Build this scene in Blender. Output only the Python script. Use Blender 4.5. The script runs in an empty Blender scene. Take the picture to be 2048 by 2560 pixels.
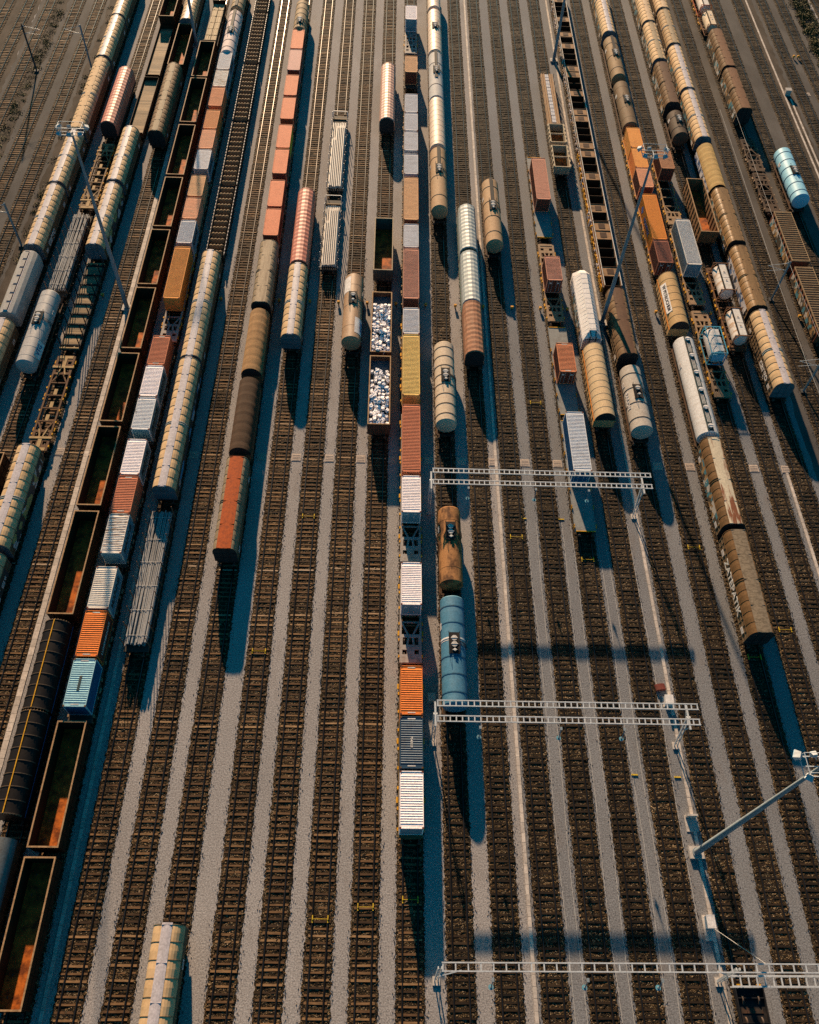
import bpy, math, random
from mathutils import Matrix, Vector
rnd = random.Random(7)
S = bpy.context.scene
COL = S.collection
R = math.radians

# ---------------------------------------------------------------- camera
cam_data = bpy.data.cameras.new("camera")
cam = bpy.data.objects.new("camera", cam_data)
COL.objects.link(cam)
cam_data.sensor_fit = 'VERTICAL'
cam_data.sensor_height = 36.0
cam_data.lens = 36.0 * 2072.78 / 2560.0
cam_data.clip_start = 1.0
cam_data.clip_end = 4000.0
cam.matrix_world = Matrix(((0.999237, -0.022307, -0.032069, 0.0),
                           (0.000407, 0.826823, -0.562462, 0.0),
                           (0.039062, 0.562020, 0.826201, 90.0),
                           (0, 0, 0, 1)))
S.camera = cam

# ---------------------------------------------------------------- sky, sun, exposure
SUN_DIR = Vector((-0.55, 3.38, 1.0)).normalized()      # towards the sun
SUN_EL = math.asin(SUN_DIR.z)
SUN_AZ = math.atan2(SUN_DIR.x, SUN_DIR.y)
world = bpy.data.worlds.new("World")
S.world = world
world.use_nodes = True
wn, wl = world.node_tree.nodes, world.node_tree.links
sky = wn.new('ShaderNodeTexSky')
sky.sky_type = 'NISHITA'
sky.sun_disc = False
sky.sun_elevation = SUN_EL
sky.sun_rotation = SUN_AZ
sky.air_density = 1.0
sky.ozone_density = 2.0
tint = wn.new('ShaderNodeMix')
tint.data_type = 'RGBA'
tint.blend_type = 'MULTIPLY'
tint.inputs[0].default_value = 1.0
wl.new(sky.outputs[0], tint.inputs[6])
tint.inputs[7].default_value = (0.05, 0.64, 0.80, 1)    # the teal cast of the open sky
bg = wn['Background']
wl.new(tint.outputs[2], bg.inputs[0])
bg.inputs[1].default_value = 0.053
sun_data = bpy.data.lights.new("sun", 'SUN')
sun = bpy.data.objects.new("sun", sun_data)
COL.objects.link(sun)
sun_data.energy = 5.0
sun_data.angle = R(0.8)
sun_data.color = (1.0, 0.72, 0.46)
sun.rotation_euler = (-SUN_DIR).to_track_quat('-Z', 'Y').to_euler()
sun.location = (-40, 240, 120)
S.view_settings.view_transform = 'Standard'
S.view_settings.look = 'None'
S.view_settings.exposure = 1.42
S.view_settings.gamma = 1.0
S.cycles.max_bounces = 4
S.cycles.diffuse_bounces = 2
S.cycles.glossy_bounces = 2
S.cycles.use_denoising = False

# ---------------------------------------------------------------- materials
MATS = {}

def nodes_of(name, rough=.75, metal=0., spec=.12):
    m = bpy.data.materials.new(name)
    m.use_nodes = True
    nt = m.node_tree
    b = nt.nodes['Principled BSDF']
    b.inputs['Roughness'].default_value = rough
    b.inputs['Metallic'].default_value = metal
    b.inputs['Specular IOR Level'].default_value = spec
    return m, nt, b

def noise(nt, scale, streak=(1, 1, 1), detail=3.0, rough=.6):
    g = nt.nodes.new('ShaderNodeNewGeometry')
    mp = nt.nodes.new('ShaderNodeMapping')
    mp.inputs['Scale'].default_value = [scale * s for s in streak]
    nt.links.new(g.outputs['Position'], mp.inputs[0])
    n = nt.nodes.new('ShaderNodeTexNoise')
    n.inputs['Scale'].default_value = 1.0
    n.inputs['Detail'].default_value = detail
    n.inputs['Roughness'].default_value = rough
    nt.links.new(mp.outputs[0], n.inputs['Vector'])
    return n

def ramp(nt, src, a, b, ca=(0, 0, 0, 1), cb=(1, 1, 1, 1)):
    r = nt.nodes.new('ShaderNodeValToRGB')
    r.color_ramp.elements[0].position = a
    r.color_ramp.elements[1].position = b
    r.color_ramp.elements[0].color = ca
    r.color_ramp.elements[1].color = cb
    nt.links.new(src, r.inputs[0])
    return r

def mix(nt, fac, a, b, mode='MIX'):
    x = nt.nodes.new('ShaderNodeMix')
    x.data_type = 'RGBA'
    x.blend_type = mode
    for v, i in ((fac, 0), (a, 6), (b, 7)):
        if isinstance(v, (int, float)):
            x.inputs[i].default_value = v
        elif isinstance(v, tuple):
            x.inputs[i].default_value = v if len(v) == 4 else (*v, 1)
        else:
            nt.links.new(v, x.inputs[i])
    return x.outputs[2]

def bump(nt, b, src, strength=.4, dist=.05):
    n = nt.nodes.new('ShaderNodeBump')
    n.inputs['Strength'].default_value = strength
    n.inputs['Distance'].default_value = dist
    nt.links.new(src, n.inputs['Height'])
    nt.links.new(n.outputs[0], b.inputs['Normal'])

def paint(key, base, rough=.75, metal=0., dirt=(.10, .06, .035), amt=.45, scale=.9, streak=(1, 1, 1), lo=.48, hi=.7, var=.22, spec=.1, each=0.):
    """Weathered paint: the base colour, blotches or streaks of grime and a fine mottle."""
    if key in MATS:
        return MATS[key]
    m, nt, b = nodes_of(key, rough, metal, spec)
    big = noise(nt, scale, streak, 4.0, .65)
    f = ramp(nt, big.outputs[0], lo, hi).outputs[0]
    sc = nt.nodes.new('ShaderNodeMath')
    sc.operation = 'MULTIPLY'
    sc.inputs[1].default_value = amt
    nt.links.new(f, sc.inputs[0])
    c = mix(nt, sc.outputs[0], base, dirt)
    fine = noise(nt, 5.0, (1, 1, 1), 2.0)
    g = ramp(nt, fine.outputs[0], .3, .7, (1 - var, 1 - var, 1 - var, 1), (1 + var * .6, 1 + var * .6, 1 + var * .6, 1)).outputs[0]
    c = mix(nt, 1.0, c, g, 'MULTIPLY')
    if each:
        g2 = nt.nodes.new('ShaderNodeNewGeometry')
        f2 = ramp(nt, g2.outputs['Random Per Island'], 0, 1, (1 - each, 1 - each, 1 - each, 1), (1 + each * .7, 1 + each * .65, 1 + each * .6, 1)).outputs[0]
        c = mix(nt, 1.0, c, f2, 'MULTIPLY')
    nt.links.new(c, b.inputs['Base Color'])
    MATS[key] = m
    return m

RUST = (.22, .075, .025)
P = {  # name: (base colour, options)
    'beige': ((.56, .365, .195), dict(dirt=(.34, .21, .10), amt=.55, var=.12, scale=.6)),
    'beigetan': ((.40, .25, .12), dict(dirt=(.22, .13, .06), amt=.5)),
    'beige2': ((.53, .375, .24), dict(dirt=(.30, .20, .12), amt=.4)),
    'ridge': ((.46, .405, .41), dict(dirt=(.30, .26, .25), amt=.5, scale=.7, rough=.5)),
    'tan': ((0.320, 0.240, 0.152), dict(dirt=(.22, .15, .09), amt=.5)),
    'tan2r': ((.36, .27, .18), dict(dirt=(.16, .10, .06), amt=.6, streak=(3, .4, 1))),
    'brownrib': ((.19, .11, .055), dict(dirt=(.10, .06, .03), amt=.5)),
    'brownrib2': ((.15, .078, .032), dict(dirt=(.08, .045, .02), amt=.6)),
    'bronze': ((.27, .14, .05), dict(dirt=(.15, .08, .03), amt=.5, rough=.55, spec=.22)),
    'bronzer': ((.19, .11, .05), dict(dirt=(.09, .05, .025), amt=.6, streak=(3, .3, 1))),
    'tangrey': ((0.264, 0.192, 0.120), dict(dirt=(.16, .10, .06), amt=.6)),
    'tangrey2': ((.25, .18, .11), dict(dirt=(.12, .07, .04), amt=.6)),
    'dkbrown': ((.115, .058, .034), dict(dirt=(.05, .03, .02), amt=.4)),
    'brownr': ((.165, .08, .042), dict(dirt=(.08, .042, .025), amt=.4)),
    'rustred': ((.36, .072, .017), dict(dirt=(.19, .045, .02), amt=.8, scale=2.4)),
    'rustcream': ((0.476, 0.399, 0.289), dict(dirt=(.17, .05, .02), amt=.95, scale=.55, streak=(2.2, .28, 1), lo=.52, hi=.6)),
    'mottle': ((.21, .16, .11), dict(dirt=(.12, .09, .06), amt=.8, scale=2.6, streak=(.6, 1.3, 1), lo=.45, hi=.6)),
    'greyhop': ((0.336, 0.312, 0.288), dict(dirt=(.22, .19, .17), amt=.6, streak=(1, .3, 1))),
    'tarpred': ((.47, .155, .10), dict(dirt=(.34, .11, .07), amt=.5, rough=.55, spec=.22)),
    'tarpsal': ((0.510, 0.281, 0.204), dict(dirt=(.45, .22, .15), amt=.5, rough=.55, spec=.22)),
    'tarpgrey': ((0.374, 0.383, 0.357), dict(dirt=(.30, .30, .27), amt=.5, rough=.5, spec=.22)),
    'tarpbrown': ((.30, .135, .075), dict(dirt=(.36, .22, .14), amt=.6, scale=1.6)),
    'sideg': ((.07, .13, .10), dict(amt=.5)),
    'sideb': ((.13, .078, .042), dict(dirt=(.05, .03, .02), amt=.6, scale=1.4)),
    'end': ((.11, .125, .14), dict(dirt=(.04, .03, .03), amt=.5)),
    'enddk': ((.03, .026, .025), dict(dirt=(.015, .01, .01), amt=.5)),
    'ribdk': ((.20, .14, .08), dict(dirt=(.10, .06, .03), amt=.5)),
    'steel': ((.48, .45, .42), dict(dirt=(.25, .2, .16), amt=.5)),
    'under': ((.035, .027, .022), dict(dirt=RUST, amt=.25)),
    'wheel': ((.07, .05, .04), dict(dirt=(.14, .07, .03), amt=.5)),
    'pole': ((.30, .285, .27), dict(dirt=(.13, .115, .10), amt=.7, streak=(1, .2, 1))),
    'pipe': ((.56, .49, .42), dict(dirt=(.35, .28, .22), amt=.6, streak=(2, .2, 1), rough=.45)),
    'plank': ((0.255, 0.174, 0.098), dict(dirt=(.14, .095, .055), amt=.7, streak=(.5, 2, 1), each=.4)),
    'timber': ((0.357, 0.268, 0.157), dict(dirt=(.24, .16, .085), amt=.6, streak=(3, .3, 1), each=.25)),
    'silver': ((.36, .33, .31), dict(dirt=(.33, .29, .27), amt=.5, rough=.5, spec=.25)),
    'tbrown': ((.34, .23, .13), dict(dirt=(.15, .09, .05), amt=.6)),
    'tbrown2': ((.25, .155, .08), dict(dirt=(.12, .07, .035), amt=.5)),
    'tbrown3': ((.155, .095, .052), dict(dirt=(.09, .05, .025), amt=.5)),
    'tdark': ((.075, .048, .032), dict(amt=.4)),
    'tanbrown': ((.36, .215, .12), dict(dirt=(.24, .13, .07), amt=.6, streak=(1, .4, 1), rough=.55, spec=.22)),
    'pink': ((.62, .49, .45), dict(dirt=(.42, .30, .25), amt=.4)),
    'cream2': ((.64, .47, .35), dict(dirt=(.50, .36, .23), amt=.5, rough=.55, spec=.22)),
    'cream3': ((.53, .405, .29), dict(dirt=(.42, .31, .2), amt=.4)),
    'creamb': ((.54, .375, .215), dict(dirt=(.42, .29, .14), amt=.4)),
    'beigeb': ((.43, .265, .12), dict(dirt=(.34, .21, .09), amt=.5)),
    'gwhite': ((0.430, 0.404, 0.387), dict(dirt=(.32, .28, .25), amt=.5)),
    'gtank': ((.42, .36, .30), dict(dirt=(.28, .22, .17), amt=.4)),
    'tan3': ((.40, .25, .14), dict(dirt=(.30, .18, .09), amt=.5)),
    'rusttank': ((.34, .155, .058), dict(dirt=(.075, .033, .016), amt=.9, scale=.9, streak=(1, .5, 1), lo=.45, hi=.6)),
    'blue': ((.06, .17, .25), dict(dirt=(.13, .24, .31), amt=.5, rough=.55, spec=.22)),
    'lblue': ((.25, .49, .60), dict(dirt=(.45, .60, .64), amt=.4, rough=.5, spec=.22)),
    'dkblue': ((.03, .10, .16), dict()),
    'wsilo': ((0.576, 0.540, 0.513), dict(dirt=(.42, .36, .31), amt=.5, streak=(1, 2, .3))),
    'wtank': ((.62, .55, .49), dict(dirt=(.36, .17, .05), amt=.7, streak=(1, 2.2, .3), lo=.5, hi=.62)),
    'creamt': ((.60, .47, .33), dict(dirt=(.36, .2, .08), amt=.5)),
    'dk': ((.025, .022, .022), dict(amt=.3)),
    'dk2': ((.09, .06, .04), dict(amt=.3)),
    'black': ((.012, .012, .014), dict(amt=.2)),
    'dark': ((.050, .020, .009), dict(dirt=(.022, .009, .005), amt=.6)),
    'dark2': ((.10, .085, .065), dict(dirt=(.04, .03, .02), amt=.6)),
    'dkrust': ((.11, .05, .03), dict(dirt=(.05, .02, .015), amt=.5)),
    'rim': ((.34, .20, .10), dict(dirt=(.14, .07, .03), amt=.7, scale=2)),
    'floorrust': ((.44, .115, .018), dict(dirt=(.07, .018, .008), amt=.85, scale=.8, lo=.42, hi=.62)),
    'brownopen': ((.19, .10, .045), dict(dirt=(.08, .04, .02), amt=.6)),
    'tanbin': ((.42, .33, .22), dict(dirt=(.2, .13, .08), amt=.6, scale=1.5)),
    'baytan': ((.27, .15, .072), dict(dirt=(.05, .025, .015), amt=.8, scale=.8)),
    'hood': ((.014, .011, .010), dict(dirt=(.022, .016, .011), amt=.4, rough=.5)),
    'dgrey': ((.15, .155, .15), dict(amt=.4)),
    'caramel': ((.30, .165, .07), dict(dirt=(.20, .10, .04), amt=.6, streak=(2, .15, 1))),
    'dkbarrel': ((.068, .036, .020), dict(dirt=(.045, .024, .013), amt=.5, streak=(2, .15, 1))),
    'ytan': ((0.374, 0.238, 0.085), dict(dirt=(.30, .17, .06), amt=.6, streak=(.3, 1.2, 1))),
    'whitehop': ((.66, .60, .56), dict(dirt=(.46, .39, .33), amt=.45)),
    'slat': ((.30, .20, .11), dict(dirt=(.16, .08, .04), amt=.6)),
    'slatside': ((.16, .05, .025), dict(amt=.5)),
    'white': ((.88, .76, .73), dict(dirt=(.45, .36, .30), amt=.4, scale=1.2, streak=(.6, 2, 1), lo=.52, hi=.75)),
    'white2': ((0.561, 0.527, 0.523), dict(dirt=(.36, .30, .27), amt=.6, scale=1.3, streak=(.6, 2, 1))),
    'white3': ((.58, .53, .48), dict(dirt=(.30, .25, .2), amt=.4, scale=1.3)),
    'whiterust': ((.64, .57, .50), dict(dirt=(.20, .10, .05), amt=.85, scale=1.5, streak=(.45, 2.2, 1), lo=.5, hi=.62)),
    'whitespot': ((.62, .60, .59), dict(dirt=(.10, .08, .06), amt=.8, scale=.75, lo=.62, hi=.70)),
    'cream': ((.62, .55, .47), dict(dirt=(.40, .30, .22), amt=.5, streak=(.6, 2, 1))),
    'grey': ((.47, .455, .475), dict(dirt=(.27, .25, .25), amt=.5, streak=(.6, 2, 1))),
    'ltgrey': ((.56, .56, .58), dict(dirt=(.30, .25, .22), amt=.5, streak=(.8, 2, 1))),
    'salmon': ((.64, .215, .11), dict(dirt=(.50, .16, .08), amt=.5)),
    'salmon2': ((.66, .28, .15), dict(dirt=(.40, .22, .13), amt=.7, streak=(.5, 2.5, 1))),
    'pinkc': ((.55, .30, .25), dict(dirt=(.45, .25, .2), amt=.5)),
    'pinkb': ((.50, .22, .145), dict(dirt=(.27, .12, .08), amt=.6, streak=(.5, 2, 1))),
    'orange': ((.66, .18, .04), dict(dirt=(.40, .10, .03), amt=.5, streak=(.5, 2, 1))),
    'orange2': ((.53, .185, .055), dict(dirt=(.42, .13, .04), amt=.5)),
    'orange3': ((.64, .25, .055), dict(dirt=(.42, .15, .04), amt=.5)),
    'orange4': ((.62, .20, .03), dict(dirt=(.52, .16, .03), amt=.4)),
    'rustor': ((.57, .20, .085), dict(dirt=(.30, .1, .04), amt=.7, streak=(.5, 2, 1))),
    'orbrown': ((.57, .20, .09), dict(dirt=(.34, .11, .05), amt=.5, streak=(.5, 2, 1))),
    'tan2': ((.57, .30, .145), dict(dirt=(.31, .16, .08), amt=.7, streak=(.5, 2.5, 1))),
    'redb': ((.50, .165, .085), dict(dirt=(.28, .09, .05), amt=.5, streak=(.5, 2, 1))),
    'redb2': ((.27, .095, .06), dict(dirt=(.19, .06, .04), amt=.5)),
    'brownc': ((.38, .17, .085), dict(dirt=(.12, .05, .03), amt=.8, scale=.8, lo=.55, hi=.68)),
    'yellow': ((.74, .48, .15), dict(dirt=(.46, .27, .08), amt=.5, streak=(.5, 2, 1))),
    'ltblue': ((0.274, 0.456, 0.502), dict(dirt=(.24, .42, .48), amt=.5, streak=(.5, 2, 1))),
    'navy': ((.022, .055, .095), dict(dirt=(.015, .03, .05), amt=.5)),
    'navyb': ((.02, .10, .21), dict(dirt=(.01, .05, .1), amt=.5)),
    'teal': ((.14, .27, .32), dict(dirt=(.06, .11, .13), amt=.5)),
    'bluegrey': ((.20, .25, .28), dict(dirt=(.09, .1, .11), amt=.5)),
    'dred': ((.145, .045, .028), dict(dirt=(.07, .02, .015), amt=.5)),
    'ygreen': ((.38, .34, .03), dict(amt=.3)),
    'slotdk': ((.03, .05, .055), dict()),
    'ribsunlit': ((.17, .20, .23), dict(amt=.3)),
    'letter': ((.60, .55, .50), dict(amt=.4)),
    'letterdk': ((.05, .04, .04), dict(amt=.2)),
    'letterblue': ((.03, .06, .20), dict(amt=.2)),
    'plate': ((.66, .60, .56), dict(amt=.25)),
    'flatbrown': ((.16, .095, .045), dict(dirt=(.07, .04, .02), amt=.7)),
    'flatrust': ((.115, .06, .032), dict(dirt=(.07, .035, .02), amt=.6)),
    'flatrust2': ((.075, .045, .028), dict(dirt=(.03, .02, .015), amt=.6)),
    'flatdk': ((.06, .05, .04), dict(amt=.4)),
    'flatgrey': ((0.289, 0.255, 0.230), dict(dirt=(.15, .10, .07), amt=.7, scale=1.3)),
    'flatgreyd': ((.20, .20, .19), dict(dirt=(.11, .09, .08), amt=.5)),
    'flatyel': ((.14, .10, .05), dict(amt=.4)),
    'flattan': ((.26, .17, .10), dict(dirt=(.17, .09, .05), amt=.7, scale=1.3)),
    'yel': ((.55, .27, .02), dict(dirt=(.25, .10, .02), amt=.6, scale=2)),
    'platetan': ((.36, .24, .115), dict(dirt=(.22, .13, .06), amt=.6, scale=1.6)),
    'fblue': ((.06, .30, .42), dict(amt=.2)),
    'frust': ((.20, .095, .05), dict(amt=.5)),
    'fred': ((.42, .09, .03), dict(amt=.4)),
    'orangerail': ((.58, .20, .03), dict(amt=.4)),
    'wheelstop': ((.55, .36, .03), dict(amt=.3)),
    'galv': ((0.425, 0.433, 0.442), dict(dirt=(.32, .31, .30), amt=.5, rough=.5, spec=.4)),
    'mast': ((.20, .23, .25), dict(dirt=(.13, .14, .15), amt=.4, rough=.5)),
    'mastdk': ((.06, .06, .06), dict(amt=.3)),
    'lampw': ((.40, .41, .42), dict(amt=.2)),
    'lampg': ((.25, .42, .52), dict(amt=.2, rough=.2, spec=.6)),
    'concrete': ((.44, .385, .34), dict(dirt=(.27, .23, .2), amt=.6, scale=1.5)),
    'kerb': ((.47, .40, .345), dict(each=.18, dirt=(.30, .25, .21), amt=.6, scale=1.2)),
    'padc': ((.42, .33, .265), dict(dirt=(.26, .2, .16), amt=.5, scale=2)),
    'boxy': ((.62, .30, .05), dict(amt=.25)),
    'cabred': ((.16, .04, .03), dict(amt=.4)),
    'cablew': ((.48, .45, .42), dict(amt=.3)),
    'insul': ((.10, .28, .36), dict()),
    'scrapw': ((.84, .78, .77), dict(dirt=(.42, .36, .33), amt=.5, scale=3)),
    'scrapb': ((.36, .44, .50), dict(dirt=(.12, .16, .2), amt=.5, scale=3)),
    'scrapd': ((.09, .11, .13), dict(amt=.5, scale=3)),
    'bundle': ((.36, .22, .12), dict(dirt=(.2, .11, .06), amt=.6, streak=(3, .3, 1))),
}

def M(k):
    base, o = P[k]
    return paint('paint_' + k, base, **o)

def graffiti(v):
    key = 'graffiti_%d' % v
    if key in MATS:
        return MATS[key]
    m, nt, b = nodes_of(key, .6)
    g = nt.nodes.new('ShaderNodeNewGeometry')
    mp = nt.nodes.new('ShaderNodeMapping')
    mp.inputs['Scale'].default_value = (1, {1: .9, 2: .7, 3: 1.5, 4: 1.3}[v], 1.1)
    nt.links.new(g.outputs['Position'], mp.inputs[0])
    w = nt.nodes.new('ShaderNodeTexNoise')
    w.inputs['Scale'].default_value = 1.4
    nt.links.new(mp.outputs[0], w.inputs['Vector'])
    add = nt.nodes.new('ShaderNodeVectorMath')
    add.operation = 'MULTIPLY_ADD'
    nt.links.new(w.outputs['Color'], add.inputs[0])
    add.inputs[1].default_value = (1.4, 1.4, 1.4)
    nt.links.new(mp.outputs[0], add.inputs[2])
    vo = nt.nodes.new('ShaderNodeTexVoronoi')
    vo.inputs['Scale'].default_value = 1.0
    nt.links.new(add.outputs[0], vo.inputs['Vector'])
    sep = nt.nodes.new('ShaderNodeSeparateColor')
    nt.links.new(vo.outputs['Color'], sep.inputs[0])
    r = nt.nodes.new('ShaderNodeValToRGB')
    r.color_ramp.interpolation = 'CONSTANT'
    cols = {1: [(.05, .04, .03), (.06, .05, .04), (.45, .42, .38), (.05, .05, .05), (.30, .28, .10), (.04, .04, .04)],
            2: [(.06, .05, .04), (.05, .25, .42), (.05, .05, .05), (.45, .5, .5), (.05, .04, .04), (.06, .05, .05)],
            3: [(.06, .045, .03), (.42, .36, .3), (.07, .05, .03), (.30, .17, .07), (.06, .17, .2), (.05, .04, .03)],
            4: [(.52, .5, .5), (.05, .06, .1), (.50, .46, .46), (.06, .12, .25), (.42, .40, .42), (.05, .05, .06)]}[v]
    e = r.color_ramp.elements
    e[0].color = (*cols[0], 1)
    e[1].position = 1 / 6
    e[1].color = (*cols[1], 1)
    for i in range(2, 6):
        x = e.new(i / 6)
        x.color = (*cols[i], 1)
    nt.links.new(sep.outputs[0], r.inputs[0])
    nt.links.new(r.outputs[0], b.inputs['Base Color'])
    MATS[key] = m
    return m

def ground_mats():
    for gname, gc in (('gravel', (.255, .237, .228)), ('gravel_grey', (.165, .164, .168))):
        m, nt, b = nodes_of(gname, .95, 0, .1)
        big = noise(nt, .09, (1, .6, 1), 4.0)
        c1 = ramp(nt, big.outputs[0], .3, .7, (*[v * .86 for v in gc], 1), (*[v * 1.13 for v in gc], 1)).outputs[0]
        fine = noise(nt, 7.0, (1, 1, 1), 3.0, .75)
        f = ramp(nt, fine.outputs[0], .34, .68, (.50, .48, .47, 1), (1.52, 1.48, 1.45, 1)).outputs[0]
        c = mix(nt, 1.0, c1, f, 'MULTIPLY')
        stain = ramp(nt, noise(nt, .45, (1, .35, 1), 3.0).outputs[0], .56, .75).outputs[0]
        sm = nt.nodes.new('ShaderNodeMath')
        sm.operation = 'MULTIPLY'
        sm.inputs[1].default_value = .42
        nt.links.new(stain, sm.inputs[0])
        c = mix(nt, sm.outputs[0], c, (.15, .12, .10))
        nt.links.new(c, b.inputs['Base Color'])
        bump(nt, b, fine.outputs[0], .35, .06)
        MATS[gname] = m
    for bname, bk in (('ballast', .44), ('ballast_dark', .48)):
        m, nt, b = nodes_of(bname, .95, 0, .15)
        g = nt.nodes.new('ShaderNodeNewGeometry')
        vo = nt.nodes.new('ShaderNodeTexVoronoi')
        vo.inputs['Scale'].default_value = 11.0
        nt.links.new(g.outputs['Position'], vo.inputs['Vector'])
        sep = nt.nodes.new('ShaderNodeSeparateColor')
        nt.links.new(vo.outputs['Color'], sep.inputs[0])
        r = nt.nodes.new('ShaderNodeValToRGB')
        e = r.color_ramp.elements
        e[0].position, e[0].color = 0.0, (.014, .010, .007, 1)
        e[1].position, e[1].color = .46, (.030, .019, .010, 1)
        for p, cc in ((.66, (.10, .062, .026, 1)), (.86, (.19, .125, .06, 1)), (1.0, (.42, .33, .22, 1))):
            x = e.new(p)
            x.color = cc
        nt.links.new(sep.outputs[0], r.inputs[0])
        v2 = ramp(nt, noise(nt, .3, (1, .22, 1), 4.0).outputs[0], .32, .68, (.5 * bk, .48 * bk, .46 * bk, 1), (1.5 * bk, 1.42 * bk, 1.35 * bk, 1)).outputs[0]
        nt.links.new(mix(nt, 1.0, r.outputs[0], v2, 'MULTIPLY'), b.inputs['Base Color'])
        bump(nt, b, vo.outputs['Distance'], .8, .08)
        MATS[bname] = m
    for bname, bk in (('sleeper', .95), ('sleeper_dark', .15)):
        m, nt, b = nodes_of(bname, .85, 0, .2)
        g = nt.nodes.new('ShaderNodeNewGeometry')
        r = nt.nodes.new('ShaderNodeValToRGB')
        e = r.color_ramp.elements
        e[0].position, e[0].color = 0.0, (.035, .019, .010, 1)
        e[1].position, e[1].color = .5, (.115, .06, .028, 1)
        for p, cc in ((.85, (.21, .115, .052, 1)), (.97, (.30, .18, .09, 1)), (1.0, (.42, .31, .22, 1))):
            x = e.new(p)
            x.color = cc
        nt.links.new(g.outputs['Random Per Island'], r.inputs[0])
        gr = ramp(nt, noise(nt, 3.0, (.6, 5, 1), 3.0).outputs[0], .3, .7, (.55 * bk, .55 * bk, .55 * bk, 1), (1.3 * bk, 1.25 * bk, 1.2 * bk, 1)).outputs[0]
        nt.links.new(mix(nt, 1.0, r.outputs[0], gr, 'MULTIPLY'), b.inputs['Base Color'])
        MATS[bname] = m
    m, nt, b = nodes_of('rail_steel', .24, .9, .5)
    c = ramp(nt, noise(nt, .6, (1, .2, 1), 2.0).outputs[0], .35, .65, (.06, .045, .036, 1), (.13, .105, .085, 1)).outputs[0]
    nt.links.new(c, b.inputs['Base Color'])
    MATS['rail'] = m
    m, nt, b = nodes_of('rail_rust_shade', .9, 0, .1)
    b.inputs['Base Color'].default_value = (.014, .009, .006, 1)  # near-black: the rail's own shadow is put into its rust colour
    MATS['railrustshade'] = m
    m, nt, b = nodes_of('brown_earth', .95, 0, .1)
    c = ramp(nt, noise(nt, .35, (1, .4, 1), 5.0).outputs[0], .35, .7, (.030, .022, .016, 1), (.085, .066, .052, 1)).outputs[0]
    f = ramp(nt, noise(nt, 7.0, (1, 1, 1), 2.0).outputs[0], .3, .7, (.55, .55, .55, 1), (1.4, 1.35, 1.3, 1)).outputs[0]
    nt.links.new(mix(nt, 1.0, c, f, 'MULTIPLY'), b.inputs['Base Color'])
    MATS['earth'] = m
    m, nt, b = nodes_of('gravel_dark_vignette', .95, 0, .1)  # darker outer gravel, with corner falloff also put into its colour
    c = ramp(nt, noise(nt, .2, (1, .5, 1), 4.0).outputs[0], .3, .7, (.055, .049, .046, 1), (.105, .095, .088, 1)).outputs[0]
    f = ramp(nt, noise(nt, 9.0, (1, 1, 1), 2.0).outputs[0], .3, .72, (.5, .5, .5, 1), (1.45, 1.42, 1.38, 1)).outputs[0]
    nt.links.new(mix(nt, 1.0, c, f, 'MULTIPLY'), b.inputs['Base Color'])
    MATS['gravel_dark_vignette'] = m
    m, nt, b = nodes_of('dry_moss', .95, 0, .1)
    c = ramp(nt, noise(nt, .8, (1, .5, 1), 5.0).outputs[0], .35, .65, (.045, .04, .012, 1), (.17, .10, .03, 1)).outputs[0]
    nt.links.new(c, b.inputs['Base Color'])
    MATS['moss'] = m
    m, nt, b = nodes_of('leaf', .8, 0, .2)
    g = nt.nodes.new('ShaderNodeNewGeometry')
    c = ramp(nt, g.outputs['Random Per Island'], 0, 1, (.035, .035, .008, 1), (.15, .11, .03, 1)).outputs[0]
    nt.links.new(c, b.inputs['Base Color'])
    MATS['leaf'] = m
ground_mats()

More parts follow.
